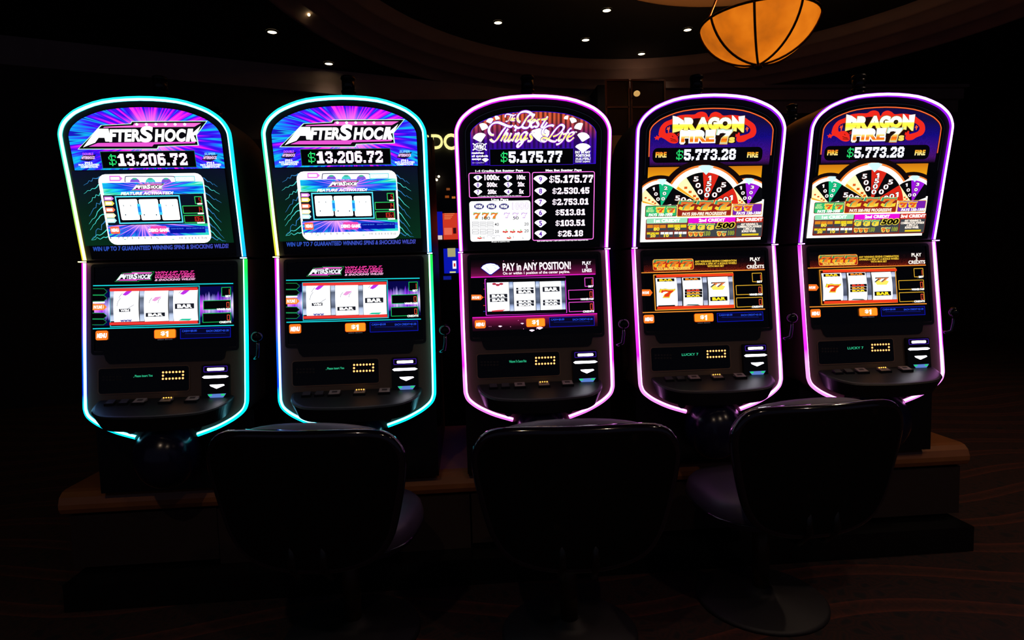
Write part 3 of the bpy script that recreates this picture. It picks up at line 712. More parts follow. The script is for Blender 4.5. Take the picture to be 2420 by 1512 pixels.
U.line('symbol_arc', smooth_path([(762, 424), (763, 414), (769, 410.5), (820, 410.5), (868, 410.5), (873, 413)], 4), 1.8, em('2a1860', .9), 5, usA)
for i, x in enumerate((784, 819, 854.5)):
    U.poly('symbol_top', [(x + 11 * math.cos(a), 424 - 9.5 * math.sin(a)) for a in [math.pi * j / 10 for j in range(11)]], em('8a5ae0' if i != 1 else '50d8d8', 1.0), 5, usA)
    U.poly('symbol_cap', [(x + 6 * math.cos(a), 416.2 - 2.2 * math.sin(a)) for a in [2 * math.pi * j / 10 for j in range(10)]], em('40b898', 1.0), 6, usA)
U.frame('progressive_box', 874, 410, 919, 422.5, 1.4, em('38d0d8', 1.0), 5); U.text('progressive_lettering', 'PROGRESSIVE', 878, 413, 916, 419, em('9ae8e8', 1.2), 6, .0)
for s_, x0, x1 in (('1', 719, 721), ('5', 822.5, 827.5), ('10', 874, 882), ('10', 929, 936), ('7  7  7', 736, 760), ('1  1  1  1', 768, 812), ('[ ] [ ] [ ]', 888, 926)):
    U.text('pay_lettering', s_, x0, 550, x1, 554.5, em('38404a', .8), 5, .0)
for x in (752, 860): U.poly('pay_bead', [(x + 3 * math.cos(a), 555.5 - .8 * math.sin(a)) for a in [2 * math.pi * j / 8 for j in range(8)]], em('40d0a0', .9), 5, usA)
U.text('slogan_lettering', 'WIN UP TO 7 GUARANTEED WINNING SPINS & SHOCKING WILDS!', 678, 569, 983, 579.5, tube_mat_lr('slogan_ink', [(.3, '2a58c8'), (.6, '2a58c8')], None, [(.3, '5848d8'), (.6, '4a50c8')], .9), 3, .035, .2)
# lower screen
logo_after(L, 726, 630, 814, 652.5, 4, lsA, full=False)
for i, (s_, c) in enumerate((('WIN UP TO 7', 'f03aa0'), ('GUARANTEED', 'f03aa0'), ('WINNING SPINS', 'ff60b8'), ('& SHOCKING WILDS!', 'ffc0e8'))):
    L.text('slogan_lettering', s_, 816.5 - i * .4, 629 + i * 5.7 - .6, 904 + i * .8, 633.9 + i * 5.7 - .6, em(c, 1.1), 4, .03, .3)
cy = em('18d8e0', 1.05)
L.line('neon_rule', [(677, 662.2), (992, 657.2)], 2.2, cy, 4); L.line('neon_rule', [(678, 761.2), (995, 753.4)], 2.2, cy, 4)
ww = NT('voltage_wave_print', .2); wx = ww.xyz(); wc = L.ab(830, 712)
wf = ww.math('ABSOLUTE', ww.math('DIVIDE', ww.math('SUBTRACT', wx[2], wc[1]), .055))
wn_ = ww.noise(ww.comb(ww.math('MULTIPLY', wx[0], 110.0), 0.0, 0.0), 1.0, 2.0)
wk = ww.math('ADD', wf, ww.math('MULTIPLY', ww.math('SUBTRACT', .6, wn_), 1.5), True)
edge = ww.math('SUBTRACT', ww.math('DIVIDE', ww.math('ABSOLUTE', ww.math('SUBTRACT', wx[0], wc[0])), .28, True), .0)
ww_ = ww.emit(ww.mix(ww.math('MULTIPLY', wk, 1.0), ww.ramp(edge, [(.55, 'ff60ff'), (.7, 'ffffff'), (.8, 'c030ff'), (.9, 'ffa0ff'), (1, 'ffffff')]), ww.ramp(wk, [(.1, 'ff30e0'), (.3, '7010ff'), (.5, '0c04d8'), (.85, '0804a0'), (1, '040248')])))
L.rect('voltage_wave_art', 678, 667, 993, 750, ww_, 2)
for i, (y0, y1) in enumerate(((669, 683), (684.5, 698), (0, 0), (725, 738), (739.5, 752))):
    if i == 2:
        arrow(L, 'payline_arrow', 677, 704, 709, 718.5, em('ff8a30', 1.05), 5, lsA); L.text('payline_lettering', 'PAYLINE 1', 679, 707.5, 702, 715, WHITE, 6, .03, .2)
        L.rect('line_glow', 677, 699, 704, 703, em('fff0ff', 1.2), 4)
    else: L.poly('line_marker', [(677, y0), (702, y0), (709, (y0 + y1) / 2), (702, y1), (677, y1)], GLASSY, 3); arrow(L, 'line_marker_edge', 677, y0, 709, y1, None, 5, lsA, em('189850', .9))
L.rect('reel_window', 716, 665, 918, 754, em('04060a', .3), 3); L.frame('reel_window_frame', 715.5, 664.5, 918, 754.5, 2.2, em('18b8c8', 1.0), 4)
rA = reels(L, mA, ((725.5, 782), (794, 848), (859.5, 914)), 674, 745, -.016)
for x in (721.5, 788, 853.5): L.rect('reel_rim', x - 5, 674, x + 5, 744, zramp('silver_rim_print', L.ab(800, 744)[1], L.ab(800, 672)[1], [(0, 'd8e4f8'), (.18, 'c0d0f0'), (.26, '505a70'), (.5, '8a96b0'), (.75, '5a6478'), (.85, 'd0def8'), (1, 'b0c4e8')], 1.0), 5)
red = em('f03a34', 1.0)
L.poly('reel_mask', [(718, 668.3), (915, 665.5), (915, 672.3), (718, 675.3)], red, 26); L.poly('reel_mask', [(719, 746.2), (916, 742), (917, 749), (719, 752.6)], red, 26)
bar(L, rA[2], 864, 703, 907, 715); bar(L, rA[1], 799, 724, 842, 733, 'BAR'); bar(L, rA[0], 739, 715, 764, 722, 'Wild')
for r_, x, y, c in ((0, 757, 679, 'c030e8'), (2, 886, 677, 'c030e8'), (1, 823, 692, 'f0a0e0')):
    L.poly('seven_symbol', [(x - 11, y + 4), (x - 3, y - 4), (x + 11, y - 5), (x + 2, y + 3), (x - 4, y + 6)], em(c, 1.0), 12, rA[r_])
for r_, ps in ((0, [(742, 690), (736, 699), (734, 709)]), (0, [(772, 706), (762, 712), (756, 718)]), (1, [(812, 690), (807, 697), (806, 702)]), (1, [(832, 690), (827, 696), (826, 702)]), (0, [(746, 679), (741, 685), (738, 690)]), (2, [(877, 674), (872, 680)])):
    L.line('symbol_edge', ps, .9, em('3a3a48', .8), 12, rA[r_])
L.poly('symbol_tip', [(872, 742), (880, 738), (903, 737.5), (897, 742)], em('30c8a0', 1.0), 12, rA[2]); L.text('symbol_tip', 'www', 742, 740, 768, 745, em('3a38a0', .9), 12, .04, host=rA[0])
counters(L, lsA, ((966, 665.5, 987.5, 687), (925.5, 695.5, 987.5, 717), (924.5, 724.5, 989, 746.5)), '100', em('18b858', 1.0), 5)
bottom_bar(L, lsA, (684.5, 765.5, 712.5, 787.5), (816, 762.5, 865, 783.5), (874.5, 759, 988.5, 783))

# ---------- curtain and diamonds machine (middle)
mB, usB, lsB = machine(BX, 'slot machine with magenta light frame, red curtain and white diamonds on its screen', TB, msg='Welcome To Caesars Palac')
U, L = Face(BX, 'U', usB), Face(BX, 'L', lsB)
zc = U.ab(1256, 389.5)[1]
ap = arch_pts(.064, zc); ip = arch_pts(.0662, zc + .002)
U.out('curtain_edge_line', ap, [tuple(range(len(ap)))[::-1]], em('3a14e0', 1.0), 1)
U.out('curtain_art', ip, [tuple(range(len(ip)))[::-1]], curtain(), 2)
Z5 = lambda x, y: (1050 + x / 5.628, 200 + y / 5.628)
Z9 = lambda x, y: (1130 + x / 9.308, 255 + y / 9.308)
dm = em('fbfaff', 1.5)
for cx_, cy_, w, h, r_ in ((700, 447, 76, 58, .5), (607, 485, 105, 76, -.35), (522, 563, 128, 104, .35), (468, 703, 176, 128, -.25),
                          (1620, 443, 72, 56, -.6), (1708, 480, 104, 80, .4), (1786, 560, 132, 100, -.5), (1846, 697, 170, 130, .2), (1840, 838, 206, 124, 0)):
    p = Z5(cx_, cy_); diamond(U, 'printed_diamond', p[0], p[1], w / 5.628, h / 5.628, dm, 4, usB, r_)
U.poly('big_diamond', [Z9(*p) for p in ((1140, 545), (1200, 492), (1330, 455), (1480, 462), (1565, 515), (1560, 590), (1500, 690), (1390, 772), (1300, 720), (1215, 640))], em('f4f6ff', 1.4), 4)
STK = {  # script title, drawn pen stroke by pen stroke (strokes, pen width)
 'The': (24, [[(592, 220), (600, 165), (650, 148), (740, 168), (790, 172), (830, 150)], [(722, 170), (690, 240), (660, 290), (622, 308), (606, 296)], [(770, 185), (735, 235), (700, 296)], [(712, 262), (742, 234), (755, 240), (738, 288), (752, 294)], [(768, 268), (800, 248), (796, 234), (774, 250), (766, 284), (784, 296), (808, 280)]]),
 'Best': (44, [[(1245, 168), (1180, 150), (1130, 112), (1040, 88), (940, 108), (880, 165), (862, 230), (880, 295), (925, 322)], [(1120, 175), (1060, 240), (1000, 340), (950, 415), (890, 448), (830, 435), (795, 395)], [(1075, 215), (1130, 165), (1180, 165), (1195, 205), (1165, 260), (1080, 300)], [(1080, 300), (1135, 310), (1140, 375), (1090, 440), (1010, 450), (960, 420)], [(1172, 352), (1235, 308), (1240, 275), (1200, 282), (1160, 350), (1160, 410), (1190, 436), (1245, 405)], [(1330, 255), (1290, 290), (1300, 330), (1320, 375), (1295, 425), (1245, 420)], [(1330, 255), (1345, 275)], [(1525, 195), (1480, 265), (1420, 360), (1390, 420), (1420, 438), (1460, 400), (1515, 325)], [(1385, 270), (1440, 262), (1520, 240)]]),
 'Things': (46, [[(762, 388), (720, 420), (640, 408), (540, 365), (440, 330), (340, 345), (265, 410), (235, 490), (250, 560), (290, 598), (345, 605)], [(600, 435), (530, 520), (460, 630), (400, 715), (345, 750), (290, 725), (270, 690)], [(655, 465), (600, 550), (540, 660), (495, 740)], [(540, 660), (600, 580), (640, 575), (620, 640), (580, 710), (600, 745), (650, 700)], [(730, 560), (690, 640), (660, 715), (680, 745), (735, 690)], [(830, 472), (800, 520)], [(835, 560), (790, 650), (745, 745)], [(785, 660), (850, 580), (890, 575), (860, 660), (825, 725), (850, 745), (900, 690)], [(1075, 550), (1010, 548), (950, 610), (930, 680), (955, 715), (1010, 670), (1075, 560)], [(1085, 545), (1020, 680), (950, 800), (890, 860), (862, 850), (885, 790), (980, 735), (1090, 670)], [(1190, 555), (1145, 585), (1150, 630), (1175, 680), (1145, 735), (1080, 735)], [(1190, 555), (1205, 580)]]),
 'Life': (42, [[(1660, 410), (1610, 392), (1520, 412), (1440, 470), (1412, 550), (1440, 595), (1480, 605)], [(1640, 640), (1740, 600), (1840, 510), (1880, 430), (1845, 385), (1780, 400), (1690, 490), (1610, 600), (1540, 690), (1470, 745), (1405, 735), (1395, 690), (1440, 665), (1520, 690), (1600, 735), (1690, 745), (1730, 700)], [(1860, 535), (1810, 610), (1765, 700), (1785, 735), (1830, 690)], [(2050, 455), (2000, 480), (1950, 560), (1890, 660), (1830, 750), (1765, 800), (1710, 812)], [(1855, 590), (1920, 575), (1995, 545)], [(1960, 655), (2040, 625), (2095, 575), (2080, 545), (2020, 565), (1965, 640), (1955, 705), (1995, 735), (2050, 705), (2100, 655)]])}
ink = zramp('white_to_gold_ink', U.ab(1256, 335)[1], U.ab(1256, 305)[1], [(0, 'fffbe8'), (.18, 'fff2a0'), (.4, 'ffe23c'), (.55, 'fff6c8'), (.8, 'ffffff')], 1.3)
ink2 = zramp('white_to_gold_ink_upper', U.ab(1256, 303)[1], U.ab(1256, 265)[1], [(0, 'ffffff'), (.35, 'fffbe0'), (.55, 'ffe858'), (.7, 'fff8d8'), (.85, 'ffffff')], 1.3)
for wd_, (w, ss) in STK.items():
    for i, s_ in enumerate(ss):
        ps = [Z9(*p) for p in smooth_path(s_, 5)]
        U.line('title_outline', ps, (w * 1.3 + 22) / 9.308, em('8a18c8', .9), 5, nib=(.9, .75))
        U.line('title_stroke', ps, w * 1.3 / 9.308, ink if wd_ in ('Things', 'Life') else ink2, 6 + (i % 3) * .3, nib=(.7, .45))
U.text('trademark_lettering', 'TM', *Z9(2120, 525), *Z9(2165, 555), WHITE, 6, .02)
U.rect('jackpot_display', 1158, 352.5, 1354, 390, GLASSY, 4); U.frame('jackpot_frame', 1157, 351.5, 1355, 391, 1.0, em('3a14c8', .9), 5)
U.pixels('jackpot_digits', '$5,175.77', 1183, 358, 1328, 385, em('e8e8ff', 1.9), 6, .98, only='5,17.')
U.pixels('jackpot_dollar_sign', '$5,175.77', 1183, 358, 1328, 385, em('28e070', 1.5), 6, .8, only='$')
def wild(F, cx_, cy_, w, h, host, fg, ring, lay=5):
    F.line('wild_ring', [(cx_ + w / 2 * math.cos(a), cy_ + h / 2 * math.sin(a)) for a in [2 * math.pi * j / 20 for j in range(21)]], 1.4, ring, lay, host)
    F.text('wild_lettering', 'Wild', cx_ - w * .38, cy_ - h * .32, cx_ + w * .38, cy_ + h * .34, fg, lay + 1, .04, .25, host)
wild(U, *Z5(470, 830), 27, 17, usB, WHITE, WHITE)
for s1, s2 in (((378, 787), (408, 805)), ((562, 787), (532, 805)), ((378, 877), (408, 855)), ((562, 877), (532, 855))): U.line('wild_ray', [Z5(*s1), Z5(*s2)], 2.6, WHITE, 5)
for s_, x0, y0, x1, y1 in (('matches', 365, 895, 522, 925), ('all symbols', 365, 938, 580, 975), ('except', 367, 980, 490, 1015), ('on a payline', 370, 1032, 530, 1054)):
    U.text('rule_lettering', s_, *Z5(x0, y0), *Z5(x1, y1), WHITE if y0 < 1000 else em('b8a8e8', 1.0), 5, .035)
diamond(U, 'printed_diamond', *Z5(545, 1005), 16, 10, dm, 5, usB)
for s_, x0, y0, x1, y1 in (('PAY IN ANY', 1738, 885, 1940, 922), ('POSITION!!', 1745, 930, 1935, 965), ('on or within 1', 1742, 972, 1938, 992), ('position of the', 1740, 996, 1938, 1015), ('center payline.', 1738, 1020, 1938, 1040)):
    U.text('rule_lettering', s_, *Z5(x0, y0), *Z5(x1, y1), WHITE, 7, .035)
Z6 = lambda x, y: (1070 + x / 6.368, 390 + y / 6.368)
pk = em('ff78e8', 1.2)
U.frame('pay_table_frame', *Z6(240, 112), *Z6(1165, 492), 1.8, pk, 3, r=5); U.frame('pay_table_frame', *Z6(1192, 102), *Z6(2125, 1130), 1.8, pk, 3, r=5)
U.text('table_title', '1-4 Credits Bet Scatter Pays', *Z6(340, 72), *Z6(1055, 114), WHITE, 4, .035); U.text('table_title', 'Max Bet Scatter Pays', *Z6(1395, 64), *Z6(1935, 105), WHITE, 4, .035)
vi = em('6a18c0', .9)
for n_, x, y, v, vx0, vx1 in (('9', 378, 195, '1000x', 475, 705), ('8', 378, 303, '500x', 512, 672), ('7', 380, 410, '200x', 524, 660), ('6', 828, 192, '100x', 962, 1095), ('5', 832, 297, '20x', 975, 1080), ('4', 834, 405, '5x', 996, 1068)):
    p = Z6(x, y); diamond(U, 'printed_diamond', p[0], p[1], 20.5, 14, dm, 4, usB)
    U.text('diamond_number', n_, p[0] - 2.6, p[1] - 4.6, p[0] + 2.6, p[1] + 5, vi, 5, .03)
    hgt = 42 if n_ == '9' else 36; U.text('pay_amount', v, *Z6(vx0, y - hgt - 6), *Z6(vx1, y + hgt - 6), em('ffe8fb', 1.4), 4, .05)
for n_, y, v, x0, x1, h in (('9', 218, '$5,175.77', 1450, 2108, 58), ('8', 395, '$2,530.45', 1498, 2050, 48), ('7', 560, '$2,753.01', 1498, 2038, 48), ('6', 718, '$513.81', 1545, 1988, 46), ('5', 878, '$103.51', 1545, 1986, 46), ('4', 1036, '$26.18', 1580, 1955, 46)):
    s_ = 1.17 if n_ == '9' else 1; p = Z6(1318, y); diamond(U, 'printed_diamond', p[0], p[1], 28.5 * s_, 19 * s_, dm, 4, usB)
    U.text('diamond_number', n_, p[0] - 3.8, p[1] - 6, p[0] + 3.8, p[1] + 6.2, vi, 5, .03)
    dy = (y - 560) * .0 - 6; U.pixels('pay_amount', v, *Z6(x0, y + dy - h), *Z6(x1, y + dy + h), em('ffeafc', 1.5), 4, 1.0)
U.text('small_print', '1-4 Credits Bet Scatter Pays are multiplied by the total bet', *Z6(380, 460), *Z6(1030, 477), WHITE, 4, .01)
U.text('table_title', 'Line Pays', *Z6(580, 506), *Z6(835, 545), WHITE, 4, .035)
U.rect('line_pay_board', *Z6(257, 540), *Z6(1168, 1143), em('ffffff', 1.3, lamp=True), 3, r=6)
U.text('small_print', 'All pays on paylines only.', *Z6(580, 1147), *Z6(858, 1165), WHITE, 4, .01); U.text('small_print', 'Each credit buys line 1, each additional credit buys next sequential line.', *Z6(1268, 1128), *Z6(2036, 1150), WHITE, 4, .01)
nb = em('2a2478', .9)
for x in (395, 582, 770): wild(U, *Z6(x, 625), 22, 12.5, usB, em('ffffff', 1.3), nb); U.poly('wild_oval', [(Z6(x, 625)[0] + 10.5 * math.cos(a), Z6(x, 625)[1] + 6 * math.sin(a)) for a in [2 * math.pi * j / 14 for j in range(14)]], nb, 4)
U.text('pay_amount', '1000', *Z6(890, 565), *Z6(1138, 672), em('c8a8d8', 1.0), 4, .04); U.text('pay_amount', '1000', *Z6(896, 571), *Z6(1132, 666), em('ffffff', 1.3), 5, .0)
for x in (312, 442, 575): seven(U, 'seven_symbol', *Z6(x - 8, 712), *Z6(x + 108, 815), em('70d890', 1.0), 4, usB); seven(U, 'seven_symbol', *Z6(x, 722), *Z6(x + 98, 806), em('f88030', 1.0), 5, usB)
for x in (768, 898, 1028): seven(U, 'seven_symbol', *Z6(x, 716), *Z6(x + 90, 800), em('b088d0', 1.0), 4, usB); seven(U, 'seven_symbol', *Z6(x + 8, 724), *Z6(x + 80, 792), em('f0e0ff', 1.2), 5, usB)
gi = em('3a3a40', .9)
for s_, x0, y0, x1, y1 in (('100', 440, 778, 560, 826), ('50', 902, 774, 988, 822), ('40', 626, 872, 692, 918), ('20', 1074, 866, 1138, 912), ('20', 632, 978, 694, 1022), ('20', 1074, 968, 1140, 1014), ('10', 442, 1080, 480, 1110), ('10', 596, 1088, 632, 1116), ('2', 902, 1070, 918, 1100), ('5', 1044, 1088, 1062, 1114)):
    U.text('pay_amount', s_, *Z6(x0, y0), *Z6(x1, y1), gi, 6, .01)
for x in (292, 404, 514):
    for j in range(3): U.frame('bar_outline', *Z6(x, 856 + j * 30), *Z6(x + 96, 880 + j * 30), .7, em('60606a', .9), 4)
    for j in range(2): U.frame('bar_outline', *Z6(x + 2, 964 + j * 42), *Z6(x + 96, 998 + j * 42), .8, em('60606a', .9), 4)
for x in (515, 580, 648): U.frame('bar_outline', *Z6(x, 1060), *Z6(x + 58, 1086), .6, em('9090a0', .9), 4)
def cherries(F, cx_, cy_, s_, host, lay=4):
    for dx in (-.55, 0, .5): F.poly('cherry_print', [(cx_ + dx * s_ + .36 * s_ * math.cos(a), cy_ + .2 * s_ + (.12 * s_ if dx == 0 else 0) + .3 * s_ * math.sin(a)) for a in [2 * math.pi * j / 10 for j in range(10)]], em('e04838', 1.0), lay, host)
    F.poly('cherry_leaf', [(cx_ - .1 * s_, cy_ - .2 * s_), (cx_ + .2 * s_, cy_ - .5 * s_), (cx_ + .65 * s_, cy_ - .4 * s_), (cx_ + .3 * s_, cy_ - .15 * s_)], em('58b838', 1.0), lay, host)
for x, y, s_ in ((790, 995, 12), (900, 995, 12), (1008, 995, 12), (404, 1092, 10), (845, 1090, 10)): cherries(U, *Z6(x, y), s_ * .62, usB, 5)
# lower screen
Z7 = lambda x, y: (1070 + x / 6.05, 590 + y / 6.05)
zr = lambda y: L.ab(1260, y)[1]
L.poly('maroon_header_art', [Z7(258, 150), Z7(2035, 130), Z7(2040, 345), Z7(260, 392)], zramp('maroon_fade_print', zr(654), zr(614), [(0, '9a1460'), (.3, '5a0c3a'), (.7, '1c040e'), (1, '060104')], .9), 1)
L.poly('maroon_footer_art', [Z7(280, 968), Z7(2060, 914), Z7(2070, 1090), Z7(285, 1165)], zramp('maroon_fade_print_low', zr(782), zr(744), [(0, '0a0208'), (.35, '2a0618'), (.7, '6a103c'), (1, 'b0146a')], .9), 1)
mg = em('e81cc8', 1.1)
L.line('neon_rule', [Z7(260, 395), Z7(2035, 348)], 2.2, mg, 4); L.line('neon_rule', [Z7(280, 970), Z7(2060, 912)], 2.2, mg, 4)
diamond(L, 'diamond_shadow', *Z7(538, 272), 47, 31, em('0a08a0', .9), 3, lsB); diamond(L, 'printed_diamond', *Z7(538, 268), 43.5, 27, em('f8f8ff', 1.4), 4, lsB)
for ps in ([(470, 250), (520, 300)], [(560, 230), (640, 220)], [(590, 255), (630, 275)]): L.line('diamond_facet', [Z7(*p) for p in ps], .9, em('90b0e8', 1.0), 5, lsB)
L.text('rule_lettering', 'PAY in ANY POSITION!', *Z7(712, 180), *Z7(1685, 292), em('ffe8f4', 1.4), 4, .03); L.text('rule_lettering', 'On or within 1 position of the center payline.', *Z7(716, 305), *Z7(1670, 356), em('ffe8f4', 1.4), 4, .02)
L.text('rule_lettering', 'PLAY\n5\nLINES', *Z7(1845, 165), *Z7(1980, 320), em('fff4ff', 1.3), 4, .03)
pf = em('d038d8', 1.1)
L.frame('reel_window_frame', *Z7(462, 400), *Z7(1622, 922), 1.9, pf, 5, r=2); L.rect('reel_window', *Z7(470, 408), *Z7(1612, 914), em('04040c', .3), 3)
rB = reels(L, mB, ((1151.5, 1203), (1214, 1264.5), (1276, 1326)), 667, 735, -.02)
rim = zramp('silver_rim_print_b', zr(735), zr(665), [(0, 'e0ecff'), (.18, 'a8bce8'), (.28, '4a546a'), (.5, '727e98'), (.76, '4a5670'), (.86, 'd8e6ff'), (1, '90a8d8')], 1.0)
for x in (1208.5, 1270.5, 1330.5): L.rect('reel_rim', x - 4.5, 666 - (x - 1208) * .02, x + 4.5, 735 - (x - 1208) * .02, rim, 5)
for r_, x0, y0, x1, y1 in ((0, 525, 632, 777, 685), (0, 530, 690, 778, 742), (1, 902, 540, 1150, 566), (1, 904, 574, 1152, 625), (1, 908, 722, 1156, 762), (1, 910, 766, 1156, 802), (2, 1278, 527, 1520, 598), (2, 1284, 712, 1526, 750), (2, 1284, 754, 1526, 790)):
    bar(L, rB[r_], *Z7(x0, y0), *Z7(x1, y1))
for x, y in ((590, 488), (640, 503), (690, 488)): L.poly('cherry_print', [(Z7(x, y)[0] + 5 * math.cos(a), Z7(x, y)[1] + 2.8 * math.sin(a)) for a in [2 * math.pi * j / 12 for j in range(12)]], em('b83048', 1.0), 12, rB[0])
L.poly('seven_symbol', [Z7(*p) for p in ((552, 868), (640, 858), (752, 852), (700, 880), (560, 884))], em('e84848', 1.0), 12, rB[0])
L.poly('reel_mask', [Z7(475, 415), Z7(1605, 395), Z7(1605, 440), Z7(478, 465)], em('05050a', .3), 26); L.poly('reel_mask', [Z7(485, 884), Z7(1610, 848), Z7(1612, 900), Z7(490, 930)], em('05050a', .3), 26)
arrow(L, 'payline_arrow', *Z7(266, 642), *Z7(437, 718), em('ff7a28', 1.05), 5, lsB); L.text('payline_lettering', 'PAYLINE 1', *Z7(275, 664), *Z7(400, 700), WHITE, 6, .03, .2)
for y, c in ((478, '802020'), (562, 'd83828'), (678, 'b02820'), (796, 'ff4838'), (880, '2850d8')): L.line('payline_tick', [Z7(436, y), Z7(466, y)], 1.1, em(c, .9), 4)
counters(L, lsB, ((1380.7, 655.5, 1401.5, 677), (1342.5, 684, 1402, 707), (1343.5, 712.5, 1403, 736)), '100', em('f050d8', 1.1), 5)
bottom_bar(L, lsB, (1122, 756, 1147.7, 775.5), (1243, 751.5, 1288, 772), (1297.5, 747.5, 1404, 771), note=False)
for x, y, w in ((677, 1093, 58), (992, 1053, 50), (1240, 1118, 100), (1130, 1152, 80)): diamond(L, 'falling_diamond', *Z7(x, y), w / 6.05, w * .42 / 6.05, em('ffe0f4', 1.2), 3, lsB)
for x, y in ((520, 1095), (545, 1095), (825, 1100), (935, 1008), (1010, 1130), (1195, 1132), (725, 162), (1150, 155)): L.rect('sparkle', Z7(x, y)[0] - .7, Z7(x, y)[1] - .7, Z7(x, y)[0] + .7, Z7(x, y)[1] + .7, em('ff90d0', 1.0), 3)

# ---------- dragon and wheels machine (right)
mD, usD, lsD = machine(DX, 'slot machine with violet light frame, red dragon and three wheels, under the bowl pendant', TD, msg='LUCKY 7')
U, L = Face(DX, 'U', usD), Face(DX, 'L', lsD)
zb = U.ab(1660, 392)[1]
sw = NT('indigo_swirl_print', .2); sx = sw.xyz()
sv = sw.t.nodes.new('ShaderNodeTexVoronoi'); sv.inputs['Scale'].default_value = 38; sw.t.links.new(sw.tc.outputs['Object'], sv.inputs['Vector'])
srg = sw.math('ADD', sw.math('MULTIPLY', sw.math('SINE', sw.math('MULTIPLY', sv.outputs['Distance'], 26.0)), .12), .88)
sh = sw.math('DIVIDE', sw.math('SUBTRACT', sx[2], zb), .2, True)
scol = sw.ramp(sh, [(0, '14060e'), (.12, '4a1070'), (.3, '3a0c88'), (.55, '140884'), (.85, '140a48')])
sw_ = sw.emit(sw.mix(1.0, scol, srg, 'MULTIPLY'))
ap = arch_pts(.062, zb); U.out('swirl_art', ap, [tuple(range(len(ap)))[::-1]], sw_, 1)
op = [p for p in offset(UPP, .056) if p[1] > U.ab(1520, 388)[1]]
strip('orange_neon_line', op, 'U', [0, 1], lambda u: .0056, em('ff6a34', 1.05), usD, w=.0042)
ZD = lambda x, y: (1540 + x / 10.083, 260 + y / 10.083)
rd = em('f42a1c', 1.0)
body = smooth_path([(150, 600), (190, 430), (300, 300), (450, 235), (600, 150), (800, 118), (1000, 115), (1090, 65), (1190, 48), (1290, 85), (1345, 185), (1400, 95), (1510, 50), (1620, 85), (1700, 140), (1900, 125), (2150, 160), (2300, 250), (2440, 360), (2480, 520), (2420, 640), (2280, 700), (2180, 760), (2050, 770), (2000, 720)], 3)
inner = smooth_path([(2010, 640), (2150, 610), (2300, 560), (2340, 470), (2280, 390), (2150, 330), (1900, 260), (1500, 230), (1345, 300), (1150, 200), (800, 250), (560, 330), (400, 370), (320, 440), (330, 560), (420, 545), (520, 560), (600, 640), (620, 760), (540, 805), (420, 780), (300, 700), (220, 660)], 3)
U.poly('dragon_print', [ZD(*p) for p in body + inner], rd, 3)
U.poly('dragon_claw', [ZD(*p) for p in ((200, 590), (150, 640), (105, 610), (95, 650), (45, 650), (85, 690), (70, 720), (120, 700), (150, 730), (165, 680), (230, 650))], rd, 3)
U.poly('dragon_claw', [ZD(*p) for p in ((380, 560), (375, 480), (340, 470), (365, 440), (355, 415), (395, 430), (412, 385), (425, 440), (410, 480), (400, 540))], em('ff5a30', 1.0), 4)
U.poly('dragon_claw', [ZD(*p) for p in ((2250, 520), (2240, 470), (2215, 470), (2240, 430), (2250, 400), (2275, 430), (2300, 440), (2275, 480), (2265, 525))], em('ff5a30', 1.0), 4)
U.poly('dragon_tail', [ZD(*p) for p in ((1975, 650), (1990, 570), (2020, 590), (2050, 540), (2085, 550), (2085, 600), (2095, 630), (2050, 660), (2010, 640))], rd, 4)
for ps in ([(600, 640), (650, 590)], [(590, 600), (640, 560)], [(470, 620), (500, 650)], [(430, 690), (560, 720)], [(440, 740), (590, 750)]): U.line('dragon_mark', [ZD(*p) for p in ps], 1.4, em('300806', .6) if ps[0][0] < 580 else rd, 5)
U.poly('title_shadow', [ZD(*p) for p in ((440, 380), (500, 560), (620, 640), (640, 830), (840, 840), (870, 790), (1480, 800), (1520, 830), (1990, 790), (2000, 600), (2200, 560), (2200, 300), (1600, 200), (1150, 190), (700, 300))], em('2a120c', .5), 2)
gold = zramp('gold_white_ink', ZD(0, 0)[1] and U.ab(1660, 310)[1], U.ab(1660, 277)[1], [(0, 'fff080'), (.25, 'ffe830'), (.46, 'ffee60'), (.5, 'fffbe0'), (1, 'ffffff')], 1.3)
for ch, x0, y0, x1, y1 in (('R', 757, 190, 1050, 490), ('A', 1030, 182, 1372, 485), ('G', 1325, 178, 1590, 478), ('O', 1575, 185, 1890, 478)):
    U.text('title_outline', ch, *ZD(x0 - 14, y0 - 14), *ZD(x1 + 14, y1 + 14), em('a87818', .8), 6, .11); U.text('title_letter', ch, *ZD(x0, y0), *ZD(x1, y1), gold, 7, .09)
for nm, ps in (('D', [(490, 148), (620, 180), (745, 260), (760, 360), (740, 460), (640, 510), (485, 552)]), ('N', [(1895, 135), (1930, 150), (2060, 300), (2050, 165), (2200, 145), (2175, 545), (2130, 540), (2010, 410), (2005, 520), (1895, 500)])):
    U.poly('title_outline', [ZD(x + (-10 if x < sum(p[0] for p in ps) / len(ps) else 10), y + (-8 if y < 340 else 8)) for x, y in ps], em('a87818', .8), 6); U.poly('title_letter', [ZD(*p) for p in ps], gold, 7)
U.poly('letter_counter', [ZD(*p) for p in ((625, 325), (652, 345), (625, 375))], em('3a2a10', .6), 8)
U.poly('letter_counter', [(ZD(1738, 330)[0] + 3.6 * math.cos(a), ZD(1738, 330)[1] + 2.4 * math.sin(a)) for a in [2 * math.pi * j / 12 for j in range(12)]], em('4a3a18', .6), 8)
fire = zramp('flame_ink', U.ab(1650, 341)[1], U.ab(1650, 309)[1], [(0, 'fff0d0'), (.1, 'f8a020'), (.3, 'e05810'), (.5, 'ffc850'), (.65, 'ffffff'), (1, 'fffaf0')], 1.2)
U.text('title_outline', 'FIRE', *ZD(655, 480), *ZD(1510, 800), em('ffffff', 1.3), 6, .10); U.text('title_letter', 'FIRE', *ZD(690, 505), *ZD(1480, 775), fire, 7, .05)
